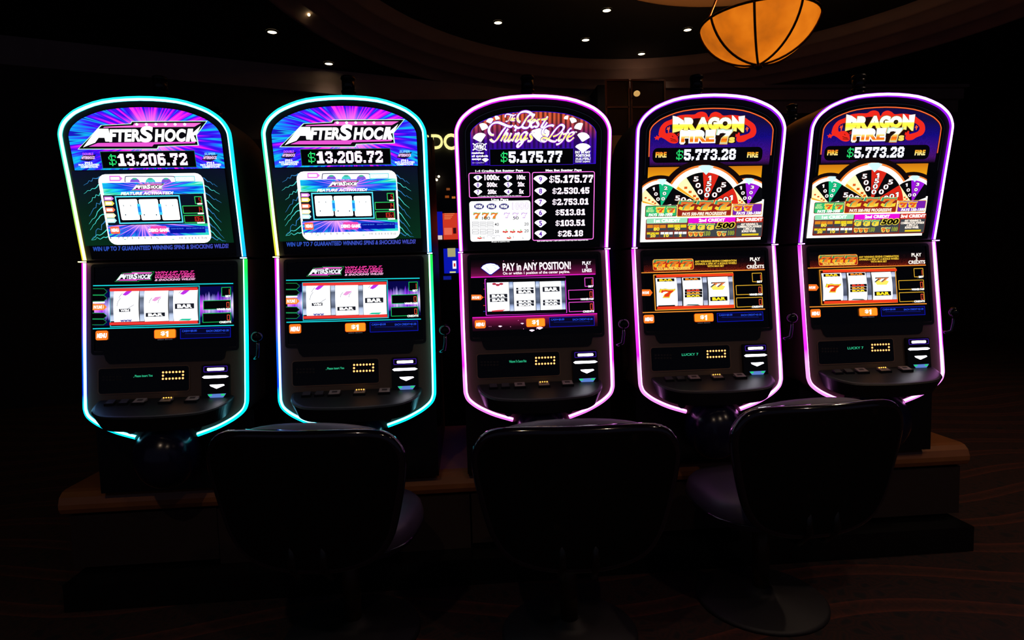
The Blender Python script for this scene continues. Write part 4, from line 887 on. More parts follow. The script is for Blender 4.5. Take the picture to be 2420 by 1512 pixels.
U.poly('title_outline', [ZD(*p) for p in ((665, 500), (720, 490), (790, 780), (745, 828), (668, 828))], em('fff4e0', 1.2), 6)
seven(U, 'seven_outline', *ZD(1490, 440), *ZD(1945, 830), em('f0901c', 1.0), 7, usD); seven(U, 'seven_outline', *ZD(1505, 452), *ZD(1930, 812), em('b8e8c8', 1.0), 8, usD); seven(U, 'seven_symbol', *ZD(1535, 480), *ZD(1895, 790), fire, 9, usD)
U.text('title_letter', 's', *ZD(1820, 655), *ZD(1960, 792), em('ffe060', 1.1), 9, .05)
U.rect('jackpot_display', 1541, 349, 1800, 384, em('060408', .3), 4, r=12)
U.pixels('jackpot_digits', '$5,773.28', 1597, 353, 1737, 379, em('e8e8ff', 1.9), 6, .98, only='5,738.2'); U.pixels('jackpot_dollar_sign', '$5,773.28', 1597, 353, 1737, 379, em('28e070', 1.5), 6, .8, only='$')
flm = zramp('flame_small_ink', U.ab(1560, 374)[1], U.ab(1560, 359)[1], [(0, 'fff0a0'), (.5, 'ffc030'), (1, 'f05020')], 1.1)
for x0 in (1548, 1764): U.text('fire_lettering', 'FIRE', x0, 360, x0 + 26, 373, flm, 6, .05)
# bonus wheels
U.rect('amber_screen_art', 1530, 394, 1798, 442, zramp('amber_fade_print', U.ab(1660, 440)[1], U.ab(1660, 394)[1], [(0, 'ffc010'), (.5, 'f0a010'), (1, 'd07a10')], 1.0), 1)
U.rect('pale_screen_art', 1514, 474, 1800, 569, em('fffdf0', 1.3, lamp=True), 1)
def sector(cx_, cy_, r0, r1, a0, a1, n=8):
    ar = [math.radians(a0 + (a1 - a0) * i / n) for i in range(n + 1)]
    return clipx([(cx_ + r1 * math.sin(a), cy_ - r1 * math.cos(a)) for a in ar] + ([(cx_ + r0 * math.sin(a), cy_ - r0 * math.cos(a)) for a in ar[::-1]] if r0 > 0 else [(cx_, cy_)]), 1517, 1799)
WH = {'k': em('0c0d10', .5), 'r': em('e02818', 1.0), 'y': em('fff0b0', 1.2), 'g': em('10c080', 1.0), 'p': em('a018e0', 1.0), 'w': WHITE}
def wheel(cx_, cy_, r, segs, nums, lay, rough_a):
    U.poly('wheel_rim', sector(cx_, cy_, 0, r * 1.38, -rough_a, rough_a, 24), em('1c0c0a', .5), lay)
    U.poly('flame_ring', sector(cx_, cy_, 0, r * 1.22, -rough_a, rough_a, 24), em('f08030', 1.05), lay + 1)
    U.poly('flame_ring', sector(cx_, cy_, 0, r * 1.16, -rough_a, rough_a, 24), em('fff6e8', 1.3), lay + 2)
    for a0, a1, c in segs:
        U.poly('wheel_segment', sector(cx_, cy_, 0, r, a0, a1), WH[c], lay + 3)
        if c == 'y':
            for rr in (.78, .6, .42, .3): x, y = cx_ + r * rr * math.sin(math.radians((a0 + a1) / 2)), cy_ - r * rr * math.cos(math.radians((a0 + a1) / 2)); U.rect('wheel_mark', x - r * .045, y - r * .035, x + r * .045, y + r * .035, em('e86018', 1.0), lay + 5)
            U.poly('wheel_segment_edge', sector(cx_, cy_, r * .1, r * .98, a0 + 1, a0 + 6), em('ffb020', 1.0), lay + 4)
    for a, ds, step in nums:
        for i, ch in enumerate(ds):
            rr = r * (.84 - i * step); x, y = cx_ + rr * math.sin(math.radians(a)), cy_ - rr * math.cos(math.radians(a)); h = r * .08; w = r * .085
            num_glyph(U, ch, x - w * 1.1, y - h * 1.15, x + w * 1.1, y + h * 1.15, em('501810', .7), lay + 4, .07); num_glyph(U, ch, x - w * .88, y - h * .9, x + w * .88, y + h * .9, WHITE, lay + 5, .02)
    U.poly('pointer', [(cx_ - r * .23 + 3, cy_ - r * 1.17), (cx_ - r * .12 + 3, cy_ - r * 1.21), (cx_ + r * .1 + 3, cy_ - r * 1.21), (cx_ + r * .23 + 3, cy_ - r * 1.17), (cx_ + 3, cy_ - r * .92)], em('c8f0f8', 1.2), lay + 6)
wheel(1561, 489, 54, ((-78, -42, 'y'), (-42, -5, 'k'), (-5, 32, 'g'), (32, 75, 'k')), ((-22, '100', .24), (14, '200', .24), ) , 2, 78)
wheel(1765, 487, 54, ((-75, -38, 'y'), (-38, -5, 'k'), (-5, 32, 'p'), (32, 70, 'k')), ((-20, '100', .24), (14, '300', .24)), 2, 70)
wheel(1663, 487, 79, ((-90, -60, 'k'), (-60, -33, 'y'), (-33, -3, 'k'), (-3, 25, 'r'), (25, 58, 'k'), (58, 90, 'r')), ((-18, '500', .2), (11, '1500', .17), (42, '500', .2), (-74, '500', .18), (73, '100', .18)), 9, 57)
ZE = lambda x, y: (1480 + x / 6.874, 380 + y / 6.874)
def pay_plate(x0, y0, x1, y1, col, edge): 
    U.rect('pay_plate', *ZE(x0, y0), *ZE(x1, y1), em(edge, 1.0), 18, r=3); U.rect('pay_plate_face', *ZE(x0 + 10, y0 + 10), *ZE(x1 - 10, y1 - 10), em(col, 1.0), 19, r=2)
U.rect('plate_band', 1516, 484, 1799, 512, em('fff8e0', 1.3), 17)
pay_plate(292, 730, 802, 912, '30c070', '5a1810'); pay_plate(808, 690, 1690, 905, '9a2418', 'f0b020'); pay_plate(1700, 700, 2180, 890, '7a20b0', 'f0b020')
def flame7(x0, y0, x1, y1, lay=20, o='40a878', f='f08020'):
    w = x1 - x0; U.poly('flame_print', [(x0 + w * .0, y1 - 3), (x0 + w * .1, y1 - 8), (x0 + w * .3, y1 - 5), (x0 + w * .8, y1 - 7), (x0 + w * .95, y1 - 9), (x0 + w * .9, y1), (x0 + w * .5, y1 + 2), (x0 + w * .15, y1 + 1)], em('ffd838', 1.05), lay)
    seven(U, 'seven_outline', x0 - 1.2, y0 - 1.2, x1 + 1.2, y1 + .8, em('ffe890', 1.0), lay + 1, usD); seven(U, 'seven_outline', x0, y0, x1, y1, em(o, 1.0), lay + 2, usD); seven(U, 'seven_symbol', x0 + w * .13, y0 + 2.6, x1 - w * .1, y1, zramp('seven_flame_ink', U.ab(1660, 500)[1], U.ab(1660, 476)[1], [(0, 'ffe040'), (.4, 'ffb030'), (1, 'e85030')], 1.0) if o == '40a878' else em('f05020', 1.0), lay + 3, usD)
for x in (825, 1118, 1410): flame7(*ZE(x, 650), *ZE(x + 275, 800), 20)
for x, o in ((465, 'f0d040'), (640, '60c060')): flame7(*ZE(x, 758), *ZE(x + 145, 845), 20, o)
for x in (1715, 1880): flame7(*ZE(x, 725), *ZE(x + 150, 815), 20, 'e8a030')
U.text('pay_lettering', 'PAYS 100-1000', *ZE(345, 858), *ZE(728, 906), WHITE, 25, .04, .15); U.text('pay_lettering', 'PAYS 500-FIRE PROGRESSIVE', *ZE(885, 838), *ZE(1600, 892), em('fff0d8', 1.3), 25, .04, .15); U.text('pay_lettering', 'PAYS 150-1500', *ZE(1760, 832), *ZE(2160, 878), WHITE, 25, .04, .15)
U.text('pay_lettering', 'ANY\nMIXED', *ZE(310, 760), *ZE(435, 840), em('c8f0a0', 1.0), 21, .05)
U.rect('credit_table', *ZE(300, 930), *ZE(2190, 1262), em('8a2a1c', .9), 18, r=3)
for x0, x1, c, s_ in ((315, 972, 'a0e8c0', '1st CREDIT'), (990, 1748, 'f010e0', '2nd CREDIT'), (1768, 2185, 'e04030', '3rd CREDIT')):
    U.rect('credit_header', *ZE(x0, 935 - (x0 - 300) * .012), *ZE(x1, 1018 - (x0 - 300) * .012), em(c, 1.0), 20, r=2); m_ = (x0 + x1) / 2; U.text('credit_lettering', s_, *ZE(m_ - 210, 950 - (x0 - 300) * .012), *ZE(m_ + 210, 1002 - (x0 - 300) * .012), WHITE, 21, .05)
gr = em('4a4e54', .8)
for x0, y0, x1, y1 in ((315, 1035, 635, 1140), (648, 1030, 966, 1136), (312, 1155, 518, 1248), (530, 1152, 742, 1245), (756, 1150, 962, 1242), (992, 1020, 1745, 1235), (1762, 1008, 2180, 1230)): U.rect('credit_cell', *ZE(x0, y0), *ZE(x1, y1), gr, 20)
for x0, y0, n_, w, h, c in ((322, 1045, 3, 95, 50, 'e88a20'), (655, 1038, 3, 95, 50, 'f0d020'), (318, 1165, 3, 60, 34, 'f0d020'), (540, 1160, 3, 60, 38, 'ffffff'), (762, 1155, 3, 60, 38, 'ffffff')):
    for i in range(n_): U.rect('bar_symbol', *ZE(x0 + i * (w + 8), y0), *ZE(x0 + i * (w + 8) + w, y0 + h), em(c, 1.0), 21)
for s_, x0, y0, x1, y1 in (('80', 425, 1085, 522, 1140), ('40', 758, 1080, 855, 1130), ('20', 368, 1198, 458, 1246), ('10', 592, 1192, 672, 1242), ('2', 838, 1190, 878, 1236)): U.text('pay_amount', s_, *ZE(x0, y0), *ZE(x1, y1), em('ffe040', 1.1), 22, .05)
for x in (985, 1135, 1282): flame7(*ZE(x, 1025), *ZE(x + 130, 1115), 21)
U.text('pay_amount', '500', *ZE(1425, 996), *ZE(1748, 1108), em('ffe840', 1.1), 22, .09, .2); U.text('pay_amount', '500', *ZE(1438, 1006), *ZE(1735, 1100), em('181408', .5), 23, .05, .2)
for x in (990, 1072, 1158): flame7(*ZE(x, 1160), *ZE(x + 72, 1220), 21, 'e8a030')
U.text('pay_amount', '150', *ZE(1245, 1148), *ZE(1342, 1218), em('d8e850', 1.0), 22, .05); U.text('pay_amount', '150', *ZE(1250, 1153), *ZE(1338, 1213), em('181c10', .5), 23, .0)
for x, o in ((1452, 'e8a030'), (1530, '60c080')): flame7(*ZE(x, 1152), *ZE(x + 70, 1215), 21, o)
U.text('pay_amount', '100', *ZE(1630, 1140), *ZE(1728, 1208), em('d8e850', 1.0), 22, .05); U.text('pay_amount', '100', *ZE(1634, 1145), *ZE(1723, 1203), em('181c10', .5), 23, .0)
U.text('pay_lettering', 'ANY WINNING 7s\nCOMBINATION AWARDS\nA SPIN AT A\nBONUS WHEEL', *ZE(1775, 1015), *ZE(2165, 1165), em('fff0e0', 1.3), 22, .04); U.rect('bar_symbol', *ZE(1850, 1185), *ZE(2120, 1215), em('f0d020', 1.0), 22)
# lower screen
ZL_ = lambda x, y: (1480 + x / 7.2, 590 + y / 7.2)
zr = lambda y: L.ab(1660, y)[1]
hd = NT('red_swirl_print', .2); hx = hd.xyz(); hv = hd.t.nodes.new('ShaderNodeTexVoronoi'); hv.inputs['Scale'].default_value = 46; hd.t.links.new(hd.tc.outputs['Object'], hv.inputs['Vector'])
hs = hd.math('ADD', hd.math('MULTIPLY', hd.math('SINE', hd.math('MULTIPLY', hv.outputs['Distance'], 24.0)), .35), .65)
hd_ = hd.emit(hd.mix(1.0, hd.ramp(hd.math('DIVIDE', hd.math('SUBTRACT', hx[2], zr(644)), zr(610) - zr(644), True), [(0, 'a83014'), (.3, '5a140a'), (.65, '1c0606'), (1, '050204')]), hs, 'MULTIPLY'))
L.poly('swirl_header_art', [ZL_(250, 120), ZL_(2330, 100), ZL_(2340, 340), ZL_(250, 393)], hd_, 1)
ol = em('f09030', 1.1)
L.line('neon_rule', [ZL_(250, 393), ZL_(2345, 340)], 2.0, ol, 4); L.line('neon_rule', [ZL_(272, 1068), ZL_(2350, 1009)], 2.2, ol, 4)
L.rect('sevens_plate', *ZL_(450, 165), *ZL_(1132, 340), em('c02a14', 1.0), 3, r=5); L.frame('sevens_plate_edge', *ZL_(444, 158), *ZL_(1138, 346), 1.2, em('ffb040', 1.1), 4, r=5)
def flame7l(F, host, x0, y0, x1, y1, lay):
    w = x1 - x0; F.poly('flame_print', [(x0, y1 - 2), (x0 + w * .1, y1 - 7), (x0 + w * .8, y1 - 6), (x0 + w * .95, y1 - 8), (x0 + w * .9, y1 + 1), (x0 + w * .15, y1 + 2)], em('ffb020', 1.05), lay, host)
    seven(F, 'seven_outline', x0 - .8, y0 - .8, x1 + .8, y1 + .8, em('ffe070', 1.0), lay + 1, host); seven(F, 'seven_outline', x0, y0, x1, y1, em('3a8a50', 1.0), lay + 2, host); seven(F, 'seven_symbol', x0 + w * .15, y0 + 2.4, x1 - w * .1, y1, em('f07824', 1.0), lay + 3, host)
for x in (455, 680, 905): flame7l(L, lsD, *ZL_(x, 172), *ZL_(x + 215, 290), 5)
L.text('plate_lettering', 'PAYS 500-FIRE PROGRESSIVE', *ZL_(512, 298), *ZL_(1075, 340), em('ffe060', 1.1), 10, .04)
for i, (s_, x0, x1) in enumerate((('ANY WINNING SEVENS COMBINATION', 1158, 1866), ('AWARDS A SPIN AT A BONUS WHEEL!', 1160, 1868), ('WITH MAX BET', 1370, 1655))): L.text('rule_lettering', s_, *ZL_(x0, 176 + i * 42), *ZL_(x1, 210 + i * 42), em('f8c838', 1.1), 4, .03)
L.text('rule_lettering', 'PLAY\n3\nCREDITS', *ZL_(2035, 130), *ZL_(2330, 318), em('fff4e8', 1.3), 4, .03)
L.frame('reel_window_frame', *ZL_(466, 402), *ZL_(1824, 1012), 2.0, em('f0a030', 1.1), 5); L.rect('reel_window', *ZL_(480, 410), *ZL_(1810, 1000), em('0a0406', .3), 3)
rD = reels(L, mD, ((1549.5, 1598.5), (1612, 1658), (1672, 1720)), 656.5, 723, -.02)
rimD = zramp('silver_rim_print_d', zr(722), zr(654), [(0, 'd8dcf0'), (.16, 'b0b8d8'), (.2, '4a5064'), (.5, '6a7088'), (.78, '4a5064'), (.84, 'd8e0f8'), (1, '9aa4c8')], 1.0)
for x in (1604.5, 1665, 1726): L.rect('reel_rim', x - 5, 656 - (x - 1604) * .02, x + 5, 722 - (x - 1604) * .02, rimD, 5)
L.poly('reel_mask', [ZL_(488, 425), ZL_(1795, 402), ZL_(1797, 444), ZL_(492, 472)], em('f4401c', 1.0), 26); L.poly('reel_mask', [ZL_(505, 965), ZL_(1805, 930), ZL_(1808, 985), ZL_(505, 1010)], em('f4401c', 1.0), 26)
kb = em('181410', .6)
seven(L, 'seven_outline', *ZL_(535, 660), *ZL_(820, 818), em('2a2010', .6), 12, rD[0]); seven(L, 'seven_outline', *ZL_(540, 665), *ZL_(815, 814), em('ffd830', 1.1), 13, rD[0]); seven(L, 'seven_symbol', *ZL_(570, 684), *ZL_(785, 800), em('e83a18', 1.0), 14, rD[0])
bar(L, rD[0], *ZL_(508, 490), *ZL_(800, 540), 'BAR', kb, em('ffd820', 1.1)); bar(L, rD[1], *ZL_(948, 476), *ZL_(1240, 520), 'BAR', kb, em('f08a20', 1.1))
for j, c in enumerate(('f04028', 'f8a828', 'ffe030')): bar(L, rD[1], *ZL_(975, 668 + j * 47), *ZL_(1272, 712 + j * 47), 'BAR', kb, em(c, 1.1))
bar(L, rD[2], *ZL_(1405, 795), *ZL_(1698, 868), 'BAR', kb, em('ffe020', 1.2))
L.text('seven_symbol', '77', *ZL_(1400, 550), *ZL_(1675, 640), em('3a4a40', .8), 12, .06, .2, host=rD[2]); L.text('seven_symbol', '77', *ZL_(1425, 560), *ZL_(1660, 640), em('f08048', 1.0), 13, .02, .2, host=rD[2]); L.poly('flame_print', [ZL_(*p) for p in ((1420, 640), (1480, 600), (1540, 640), (1600, 600), (1660, 620), (1620, 680), (1450, 682))], em('ffe860', 1.1), 14, rD[2])
L.rect('bar_symbol', *ZL_(522, 940), *ZL_(812, 960), kb, 12, host=rD[0]); L.poly('symbol_tip', [ZL_(*p) for p in ((985, 945), (1030, 925), (1200, 925), (1245, 945))], em('50706a', .9), 12, rD[1])
arrow(L, 'payline_arrow', *ZL_(260, 675), *ZL_(440, 784), em('ff7420', 1.05), 5, lsD); L.text('payline_lettering', 'PAYLINE', *ZL_(264, 708), *ZL_(380, 752), WHITE, 6, .03, .2)
counters(L, lsD, ((1775.5, 644.5, 1799, 666), (1737.5, 673, 1800, 696), (1738.5, 702, 1801, 725)), '100', em('e8b030', 1.1), 5)
bottom_bar(L, lsD, (1520, 743.5, 1545, 763.5), (1639.5, 740, 1685, 760), (1693, 737.5, 1802, 759))

# the children were modelled from floor level; seat them under the machine's base point
for m_ in (mA, mB, mD):
    for c in m_.children: c.location.z = -.46
# the bank goes on to both sides with machines of the same games
e1 = copy_tree(mA); e1.location.x = AX - .748; e1['label'] = 'slot machine with cyan light frame and starburst screen, leftmost in the row'
e2 = copy_tree(mD); e2.location.x = DX + .740; e2['label'] = 'slot machine with violet light frame and three wheels, rightmost in the row'

# ------------------------------------------------------------------ backs of the machines standing back to back with them
def back_machine(ox, label):
    t = thing('slot_machine', label, 'slot machine', (ox, .405, .50), 0, 'slot machines seen from behind')
    prof = [(.0, .46), (.0, 1.83), (.26, 2.015), (.42, 2.015), (.42, .46)]
    n = len(prof); vs = [(-.312, y, z - .5) for y, z in prof] + [(.312, y, z - .5) for y, z in prof]
    obj('cabinet', vs, [tuple(range(n)), tuple(range(n, 2 * n))[::-1]] + [(i, n + i, n + (i + 1) % n, (i + 1) % n) for i in range(n)], PLASTIC, t)
    for q in range(5): MB().box(-.316, -.312, .10, .15, 1.20 + q * .016, 1.209 + q * .016).build('side_vent', BLACK, t)
    cx, cy = 0.0, .26
    MB().lathe([(.045, 1.513), (.045, 1.54), (.03, 1.55)], cx, cy, 18).build('candle_base', BLACK, t, True)
    MB().lathe([(.026, 1.55), (.026, 1.60)], cx, cy, 18).build('candle_lens', SMOKE, t, True)
    MB().lathe([(.029, 1.60), (.030, 1.604), (.029, 1.609)], cx, cy, 18).build('candle_ring', DARKMET, t, True)
    MB().lathe([(.026, 1.609), (.026, 1.655)], cx, cy, 18).build('candle_lens', SMOKE, t, True)
    MB().lathe([(.029, 1.655), (.030, 1.66), (.01, 1.67)], cx, cy, 18).build('candle_cap', DARKMET, t, True)
    return t
for ox, w in ((AX - .748, 'leftmost'), (AX, 'cyan framed one next to the middle'), (BX, 'magenta framed one'), (DX, 'dragon one under the pendant'), (DX + .74, 'rightmost')):
    back_machine(ox, 'dark back of a slot machine standing behind the ' + w)

# ------------------------------------------------------------------ base the machines stand on
BASE = pl('brown_laminate_base', '9a6038', .34, var=.35, bscale=9); PANEL = pl('dark_brown_base_panel', '2c1c16', .6, var=.3, bscale=12)
bt = thing('machine_base', 'long brown base with rounded ledge carrying the row of slot machines', 'machine base', (.3, 0, 0))
X0, X1 = -2.0, 2.0
prof = [(.86, .46), (.115, .46), (.09, .455), (.07, .438), (.06, .41), (.06, .39), (.07, .37), (.09, .36), (.115, .355), (.86, .355)]
n = len(prof)
obj('ledge', [(X0, y, z) for y, z in prof] + [(X1, y, z) for y, z in prof], [(i, n + i, n + (i + 1) % n, (i + 1) % n) for i in range(n)] + [tuple(range(n)), tuple(range(n, 2 * n))[::-1]], BASE, bt, False)
xs = [X0 + .02, -1.38, -1.12, -.63, -.31, .12, .44, .86, 1.18, X1 - .02]
for i in range(len(xs) - 1):
    wide = i % 2 == 0
    MB().box(xs[i] + .004, xs[i + 1] - .004, -.0 + (.085 if wide else .072), .84, .13 if wide else .115, .354).build('base_panel', PANEL, bt)
MB().box(X0 + .05, X1 - .05, -.03, .80, 0, .114).build('toe_kick', BLACK, bt)

# ------------------------------------------------------------------ swivel chairs
vb = NT('dark_floral_chair_fabric', .9, strength=0)
vv = vb.t.nodes.new('ShaderNodeTexVoronoi'); vv.inputs['Scale'].default_value = 9; vb.t.links.new(vb.tc.outputs['Object'], vv.inputs['Vector'])
FABRIC = vb.base(vb.ramp(vb.math('ADD', vv.outputs['Distance'], vb.math('MULTIPLY', vb.noise(vb.tc.outputs['Object'], 60.0), .25)), [(.16, '16100e'), (.24, '0a0808'), (.5, '080607')]))
vb.b.inputs['Specular IOR Level'].default_value = .08
VINYL = pl('brown_grey_vinyl', '40364c', .45, bump=.1, bscale=500); EDGE = pl('glossy_black_edge', '14101a', .1, coat=.5)
BASEM = pl('chair_base_dark', '131018', .6)
BK = [(0, .845), (.17, .845), (.245, .836), (.280, .808), (.296, .762), (.288, .69), (.264, .58), (.24, .51), (.195, .455), (.11, .425), (0, .417)]
bk = smooth_path(BK + [(-x, z) for x, z in BK[-2:0:-1]], 3, closed=True)
def chair():
    t = bpy.data.objects.new('swivel_chair', None); COL.objects.link(t)
    bend = lambda x, z: -.33 + .42 * x * x - (z - .5) * .10
    cz = .63; n = len(bk)
    def shell(s0, y_edge, bulge, zup=0.0, us=(.2, .4, .6, .75, .88, 1.0), pw=4):
        rings = len(us)
        vs, fs = [(0, bend(0, cz) + y_edge + bulge, cz)], []
        for k in range(1, rings + 1):
            u = us[k - 1]
            for x, z in bk:
                X, Z = x * s0 * u, cz + (z - cz) * s0 * u
                if zup and Z > cz: Z += min(1, (1 - u) / .05) * zup * max(0, 1 - (X / .27) ** 2) * ((Z - cz) / .215) ** 3
                vs.append((X, bend(X, Z) + y_edge + bulge * (1 - u ** pw), Z))
        for i in range(n): fs.append((0, 1 + i, 1 + (i + 1) % n))
        for k in range(rings - 1):
            b = 1 + k * n
            for i in range(n): fs.append((b + i, b + n + i, b + n + (i + 1) % n, b + (i + 1) % n))
        return vs, fs
    v1, f1 = shell(1.0, -.022, -.012); obj('back_panel', v1, f1, FABRIC, t, True)
    MB().tube([(x, bend(x, z) - .004, z) for x, z in bk], .019, 10, closed=True).build('back_edge', EDGE, t, True)
    v2, f2 = shell(.985, .014,   .10, .046, (.25, .5, .7, .82, .9, .94, .965, .98, .99, 1.0), 16); obj('back_cushion', v2, f2, VINYL, t, True)
    # seat
    sp = []
    for i in range(40):
        a = 2 * math.pi * i / 40; c, s_ = math.cos(a), math.sin(a); e = 2 / 2.7
        sp.append((.262 * abs(c) ** e * (1 if c > 0 else -1), .25 * abs(s_) ** e * (1 if s_ > 0 else -1)))
    pr = [(.80, .372), (.95, .378), (1.0, .405), (1.0, .425), (.975, .452), (.92, .468), (.7, .482), (.35, .488), (.01, .489)]
    vs, fs = [], []
    for k, z in pr: vs += [(x * k, y * k + .01, z) for x, y in sp]
    for j in range(len(pr) - 1):
        for i in range(40): q = (i + 1) % 40; fs.append((j * 40 + i, j * 40 + q, (j + 1) * 40 + q, (j + 1) * 40 + i))
    fs.append(tuple(range(40))[::-1]); st = obj('seat', vs, fs, VINYL, t, True)
    MB().tube([(x * 1.002, y * 1.002 + .01, .402) for x, y in sp], .005, 6, closed=True).build('piping', EDGE, st, True)
    MB().box(-.12, .12, -.14, .14, .345, .374).build('seat_plate', BLACK, t)
    MB().tube([(-.05, -.12, .36), (-.05, -.30, .375), (-.05, -.352, .43), (-.05, -.345, .52)], .014, 8).build('back_bracket', BLACK, t, True)
    MB().tube([(.05, -.12, .36), (.05, -.30, .375), (.05, -.352, .43), (.05, -.345, .52)], .014, 8).build('back_bracket', BLACK, t, True)
    MB().lathe([(.032, .03), (.032, .35)], 0, 0, 18).build('column', pl('chair_column_brown', '4a3420', .4, .4), t, True)
    MB().lathe([(.245, 0), (.245, .010), (.235, .018), (.08, .032), (.05, .045), (.04, .06)], 0, 0, 40).build('base_disc', BASEM, t, True)
    return t
ch0 = chair()
for i, (x, y, rz, lab) in enumerate(((.335, -.41, -4.0, 'black swivel chair with purple lit cushion in front of the magenta framed machine'),
        (-.455, -.31, -9.0, 'black swivel chair facing the cyan framed machine, its seat lit blue'),
        (1.12, -.285, 5.0, 'swivel chair turned aside at the dragon machine, its violet lit seat showing'))):
    c = ch0 if i == 0 else copy_tree(ch0)
    c.location = (x, y, 0); c.rotation_euler = (0, 0, math.radians(rz)); tag(c, lab, 'chair', 'swivel chairs in front of the slot machines')

# ------------------------------------------------------------------ bowl pendant with its lit ceiling medallion
bp = at_y(1792, 152, 2.5); BR = .468; bz = bp.z
t = thing('bowl_pendant', 'large glowing amber bowl pendant lamp hanging by rods at upper right', 'pendant lamp', (bp.x, bp.y, bz))
AM = NT('amber_alabaster_bowl', .4, (.3, .15, .05, 1), 1.0)
nz = AM.noise(AM.tc.outputs['Object'], 3.0, 4.0)
AMB = AM.emit(AM.ramp(nz, [(.3, 'a85410'), (.5, 'd46c10'), (.65, 'e87c16')]), True)
bowl = [(BR * math.sin(a), .335 * (1 - math.cos(a)) / (1 - math.cos(1.35)) ) for a in [1.35 * i / 12 for i in range(13)]]
bowl = [(r * BR / bowl[-1][0], z) for r, z in bowl]
MB().lathe([(max(r, .004), z) for r, z in bowl] + [(r * .97, z + .004) for r, z in bowl[::-1]], 0, 0, 48, cap=False).build('bowl', AMB, t, True)
MB().tube([(bowl[-1][0] * math.cos(a), bowl[-1][0] * math.sin(a), .335) for a in [2 * math.pi * i / 48 for i in range(48)]], .011, 8, closed=True).build('rim_band', pl('bronze_band', '3a1c0e', .4, .6), t, True)
BRZ = pl('bronze_band', '3a1c0e', .4, .6)
for k in range(8):
    a = 2 * math.pi * (k + .32) / 8
    MB().tube([((r + .006) * math.cos(a), (r + .006) * math.sin(a), z - .004) for r, z in bowl], .010, 6).build('rib', BRZ, t, True)
for k in range(3):
    a = math.radians(175 + 120 * k)
    MB().tube([(BR * .93 * math.cos(a), BR * .93 * math.sin(a), .335), (.10 * math.cos(a), .10 * math.sin(a), ZU - bz - .16)], .009, 8).build('hanger_rod', pl('bronze_rod', '8a5a34', .35, .8), t, True)
MB().lathe([(.02, ZU - bz - .18), (.12, ZU - bz - .16), (.14, ZU - bz - .06)], 0, 0, 20).build('canopy', BRZ, t, True)
MB().lathe([(.001, -.05), (.03, -.035), (.035, -.01), (.02, .01)], 0, 0, 16, cap=False).build('finial', BRZ, t, True)
ld = bpy.data.lights.new('bowl_bulb', 'POINT'); ld.energy = 48; ld.color = (1, .55, .24); ld.shadow_soft_size = .1
lo = bpy.data.objects.new('bowl_bulb', ld); COL.objects.link(lo); lo.parent = t; lo.location = (0, 0, .16)
md = MB().lathe([(.01, ZU - .05), (1.78, ZU - .05), (1.82, ZU - .06), (1.86, ZU - .05), (1.86, ZU - .002)], 2.72, 2.46, 96, cap=False).build('ceiling_medallion', pl('cream_medallion', 'c89a6a', .7), None, True)
tag(md, 'round cream ceiling medallion lit orange above the bowl pendant', 'medallion')

# ------------------------------------------------------------------ background seen over and between the machines
CREAM = em('fff09a', 1.1)
def sign_letter(ch, px0, px1, py0, py1, lab, Y=3.0):
    vs, fs = glyphs(ch, .012, 0.0); p0, p1 = at_y(px0, py1, Y), at_y(px1, py0, Y); w = p1.x - p0.x; h = p1.z - p0.z; n = len(vs)
    v3 = [(u * w, 0, v * h) for u, v in vs] + [(u * w, .03, v * h) for u, v in vs]
    o = obj('sign_letter', v3, [f for f in fs] + [tuple(i + n for i in f[::-1]) for f in fs], CREAM, None); o.location = (p0.x, Y, p0.z)
    tag(o, lab, 'sign letter', 'lit cream sign letters')
sign_letter('D', 1020, 1046, 317, 351, 'lit cream sign letter D between the two leftmost light frames')
sign_letter('O', 1049, 1084, 315, 353, 'lit cream round sign letter half hidden by the magenta light frame')
sign_letter('C', 984, 1013, 317, 352, 'lit cream sign letter almost hidden behind the cyan light frame')
st_ = at_y(1040, 330, 3.06)
sb = MB().box(st_.x - .9, st_.x + .9, 3.04, 3.34, 0, st_.z + .35).build('sign_wall', pl('sign_wall_black', '0a0a0e', .6)); tag(sb, 'tall black display wall carrying the lit sign letters', 'display wall')
# video machine facing the aisle behind
vx = at_y(1120, 600, 2.2).x
t = thing('video_poker_machine', 'video machine with red upper screen and blue card screen, behind in the gap', 'video machine', (vx, 2.2, 0))
MB().box(-.33, .33, .0, .5, .0, .95).box(-.33, .33, .02, .5, .95, 1.90).build('cabinet', BLACK, t)
def vp(name, x0, y0, x1, y1, mat, d=.012, par=None, Y=2.2):
    a, b = at_y(x0, y1, Y - d), at_y(x1, y0, Y - d); return MB().box(a.x - vx, b.x - vx, -d, .02, a.z, b.z).build(name, mat, par or t)
vp('screen_surround', 1028, 494, 1200, 572, pl('grey_surround', '4a4448', .5), .006)
vp('side_light', 1031, 500, 1045, 556, em('0a10a0', 1.0), .009); vp('side_lamp', 1033, 556, 1045, 566, em('e0c8c0', 1.0), .010)
u_ = vp('upper_screen', 1048, 501, 1195, 566, em('d83a24', .9), .011)
for i in range(4): vp('screen_caption', 1050, 504 + i * 4, 1074 - i * 3, 505.5 + i * 4, em('f0a060', 1.0), .013, u_)
vp('screen_panel', 1050, 538, 1068, 555, em('e86a50', 1.0), .013, u_); vp('screen_panel', 1071, 538, 1078, 552, em('401018', .6), .013, u_)
l_ = vp('lower_screen', 1050, 584, 1195, 646, em('0a18b8', .9), .011)
vp('pay_table', 1058, 586, 1076, 607, em('c8c088', .7), .013, l_); vp('playing_card', 1070, 616, 1078, 635, em('f4f0f0', 1.1), .013, l_); vp('card_pip', 1072.5, 622, 1076, 630, em('d02020', 1.0), .015, l_); vp('screen_caption', 1063, 641, 1077, 645, em('d8d890', 1.0), .013, l_)
vp('button_strip', 1048, 652, 1066, 661, em('1420a0', .7), .012)
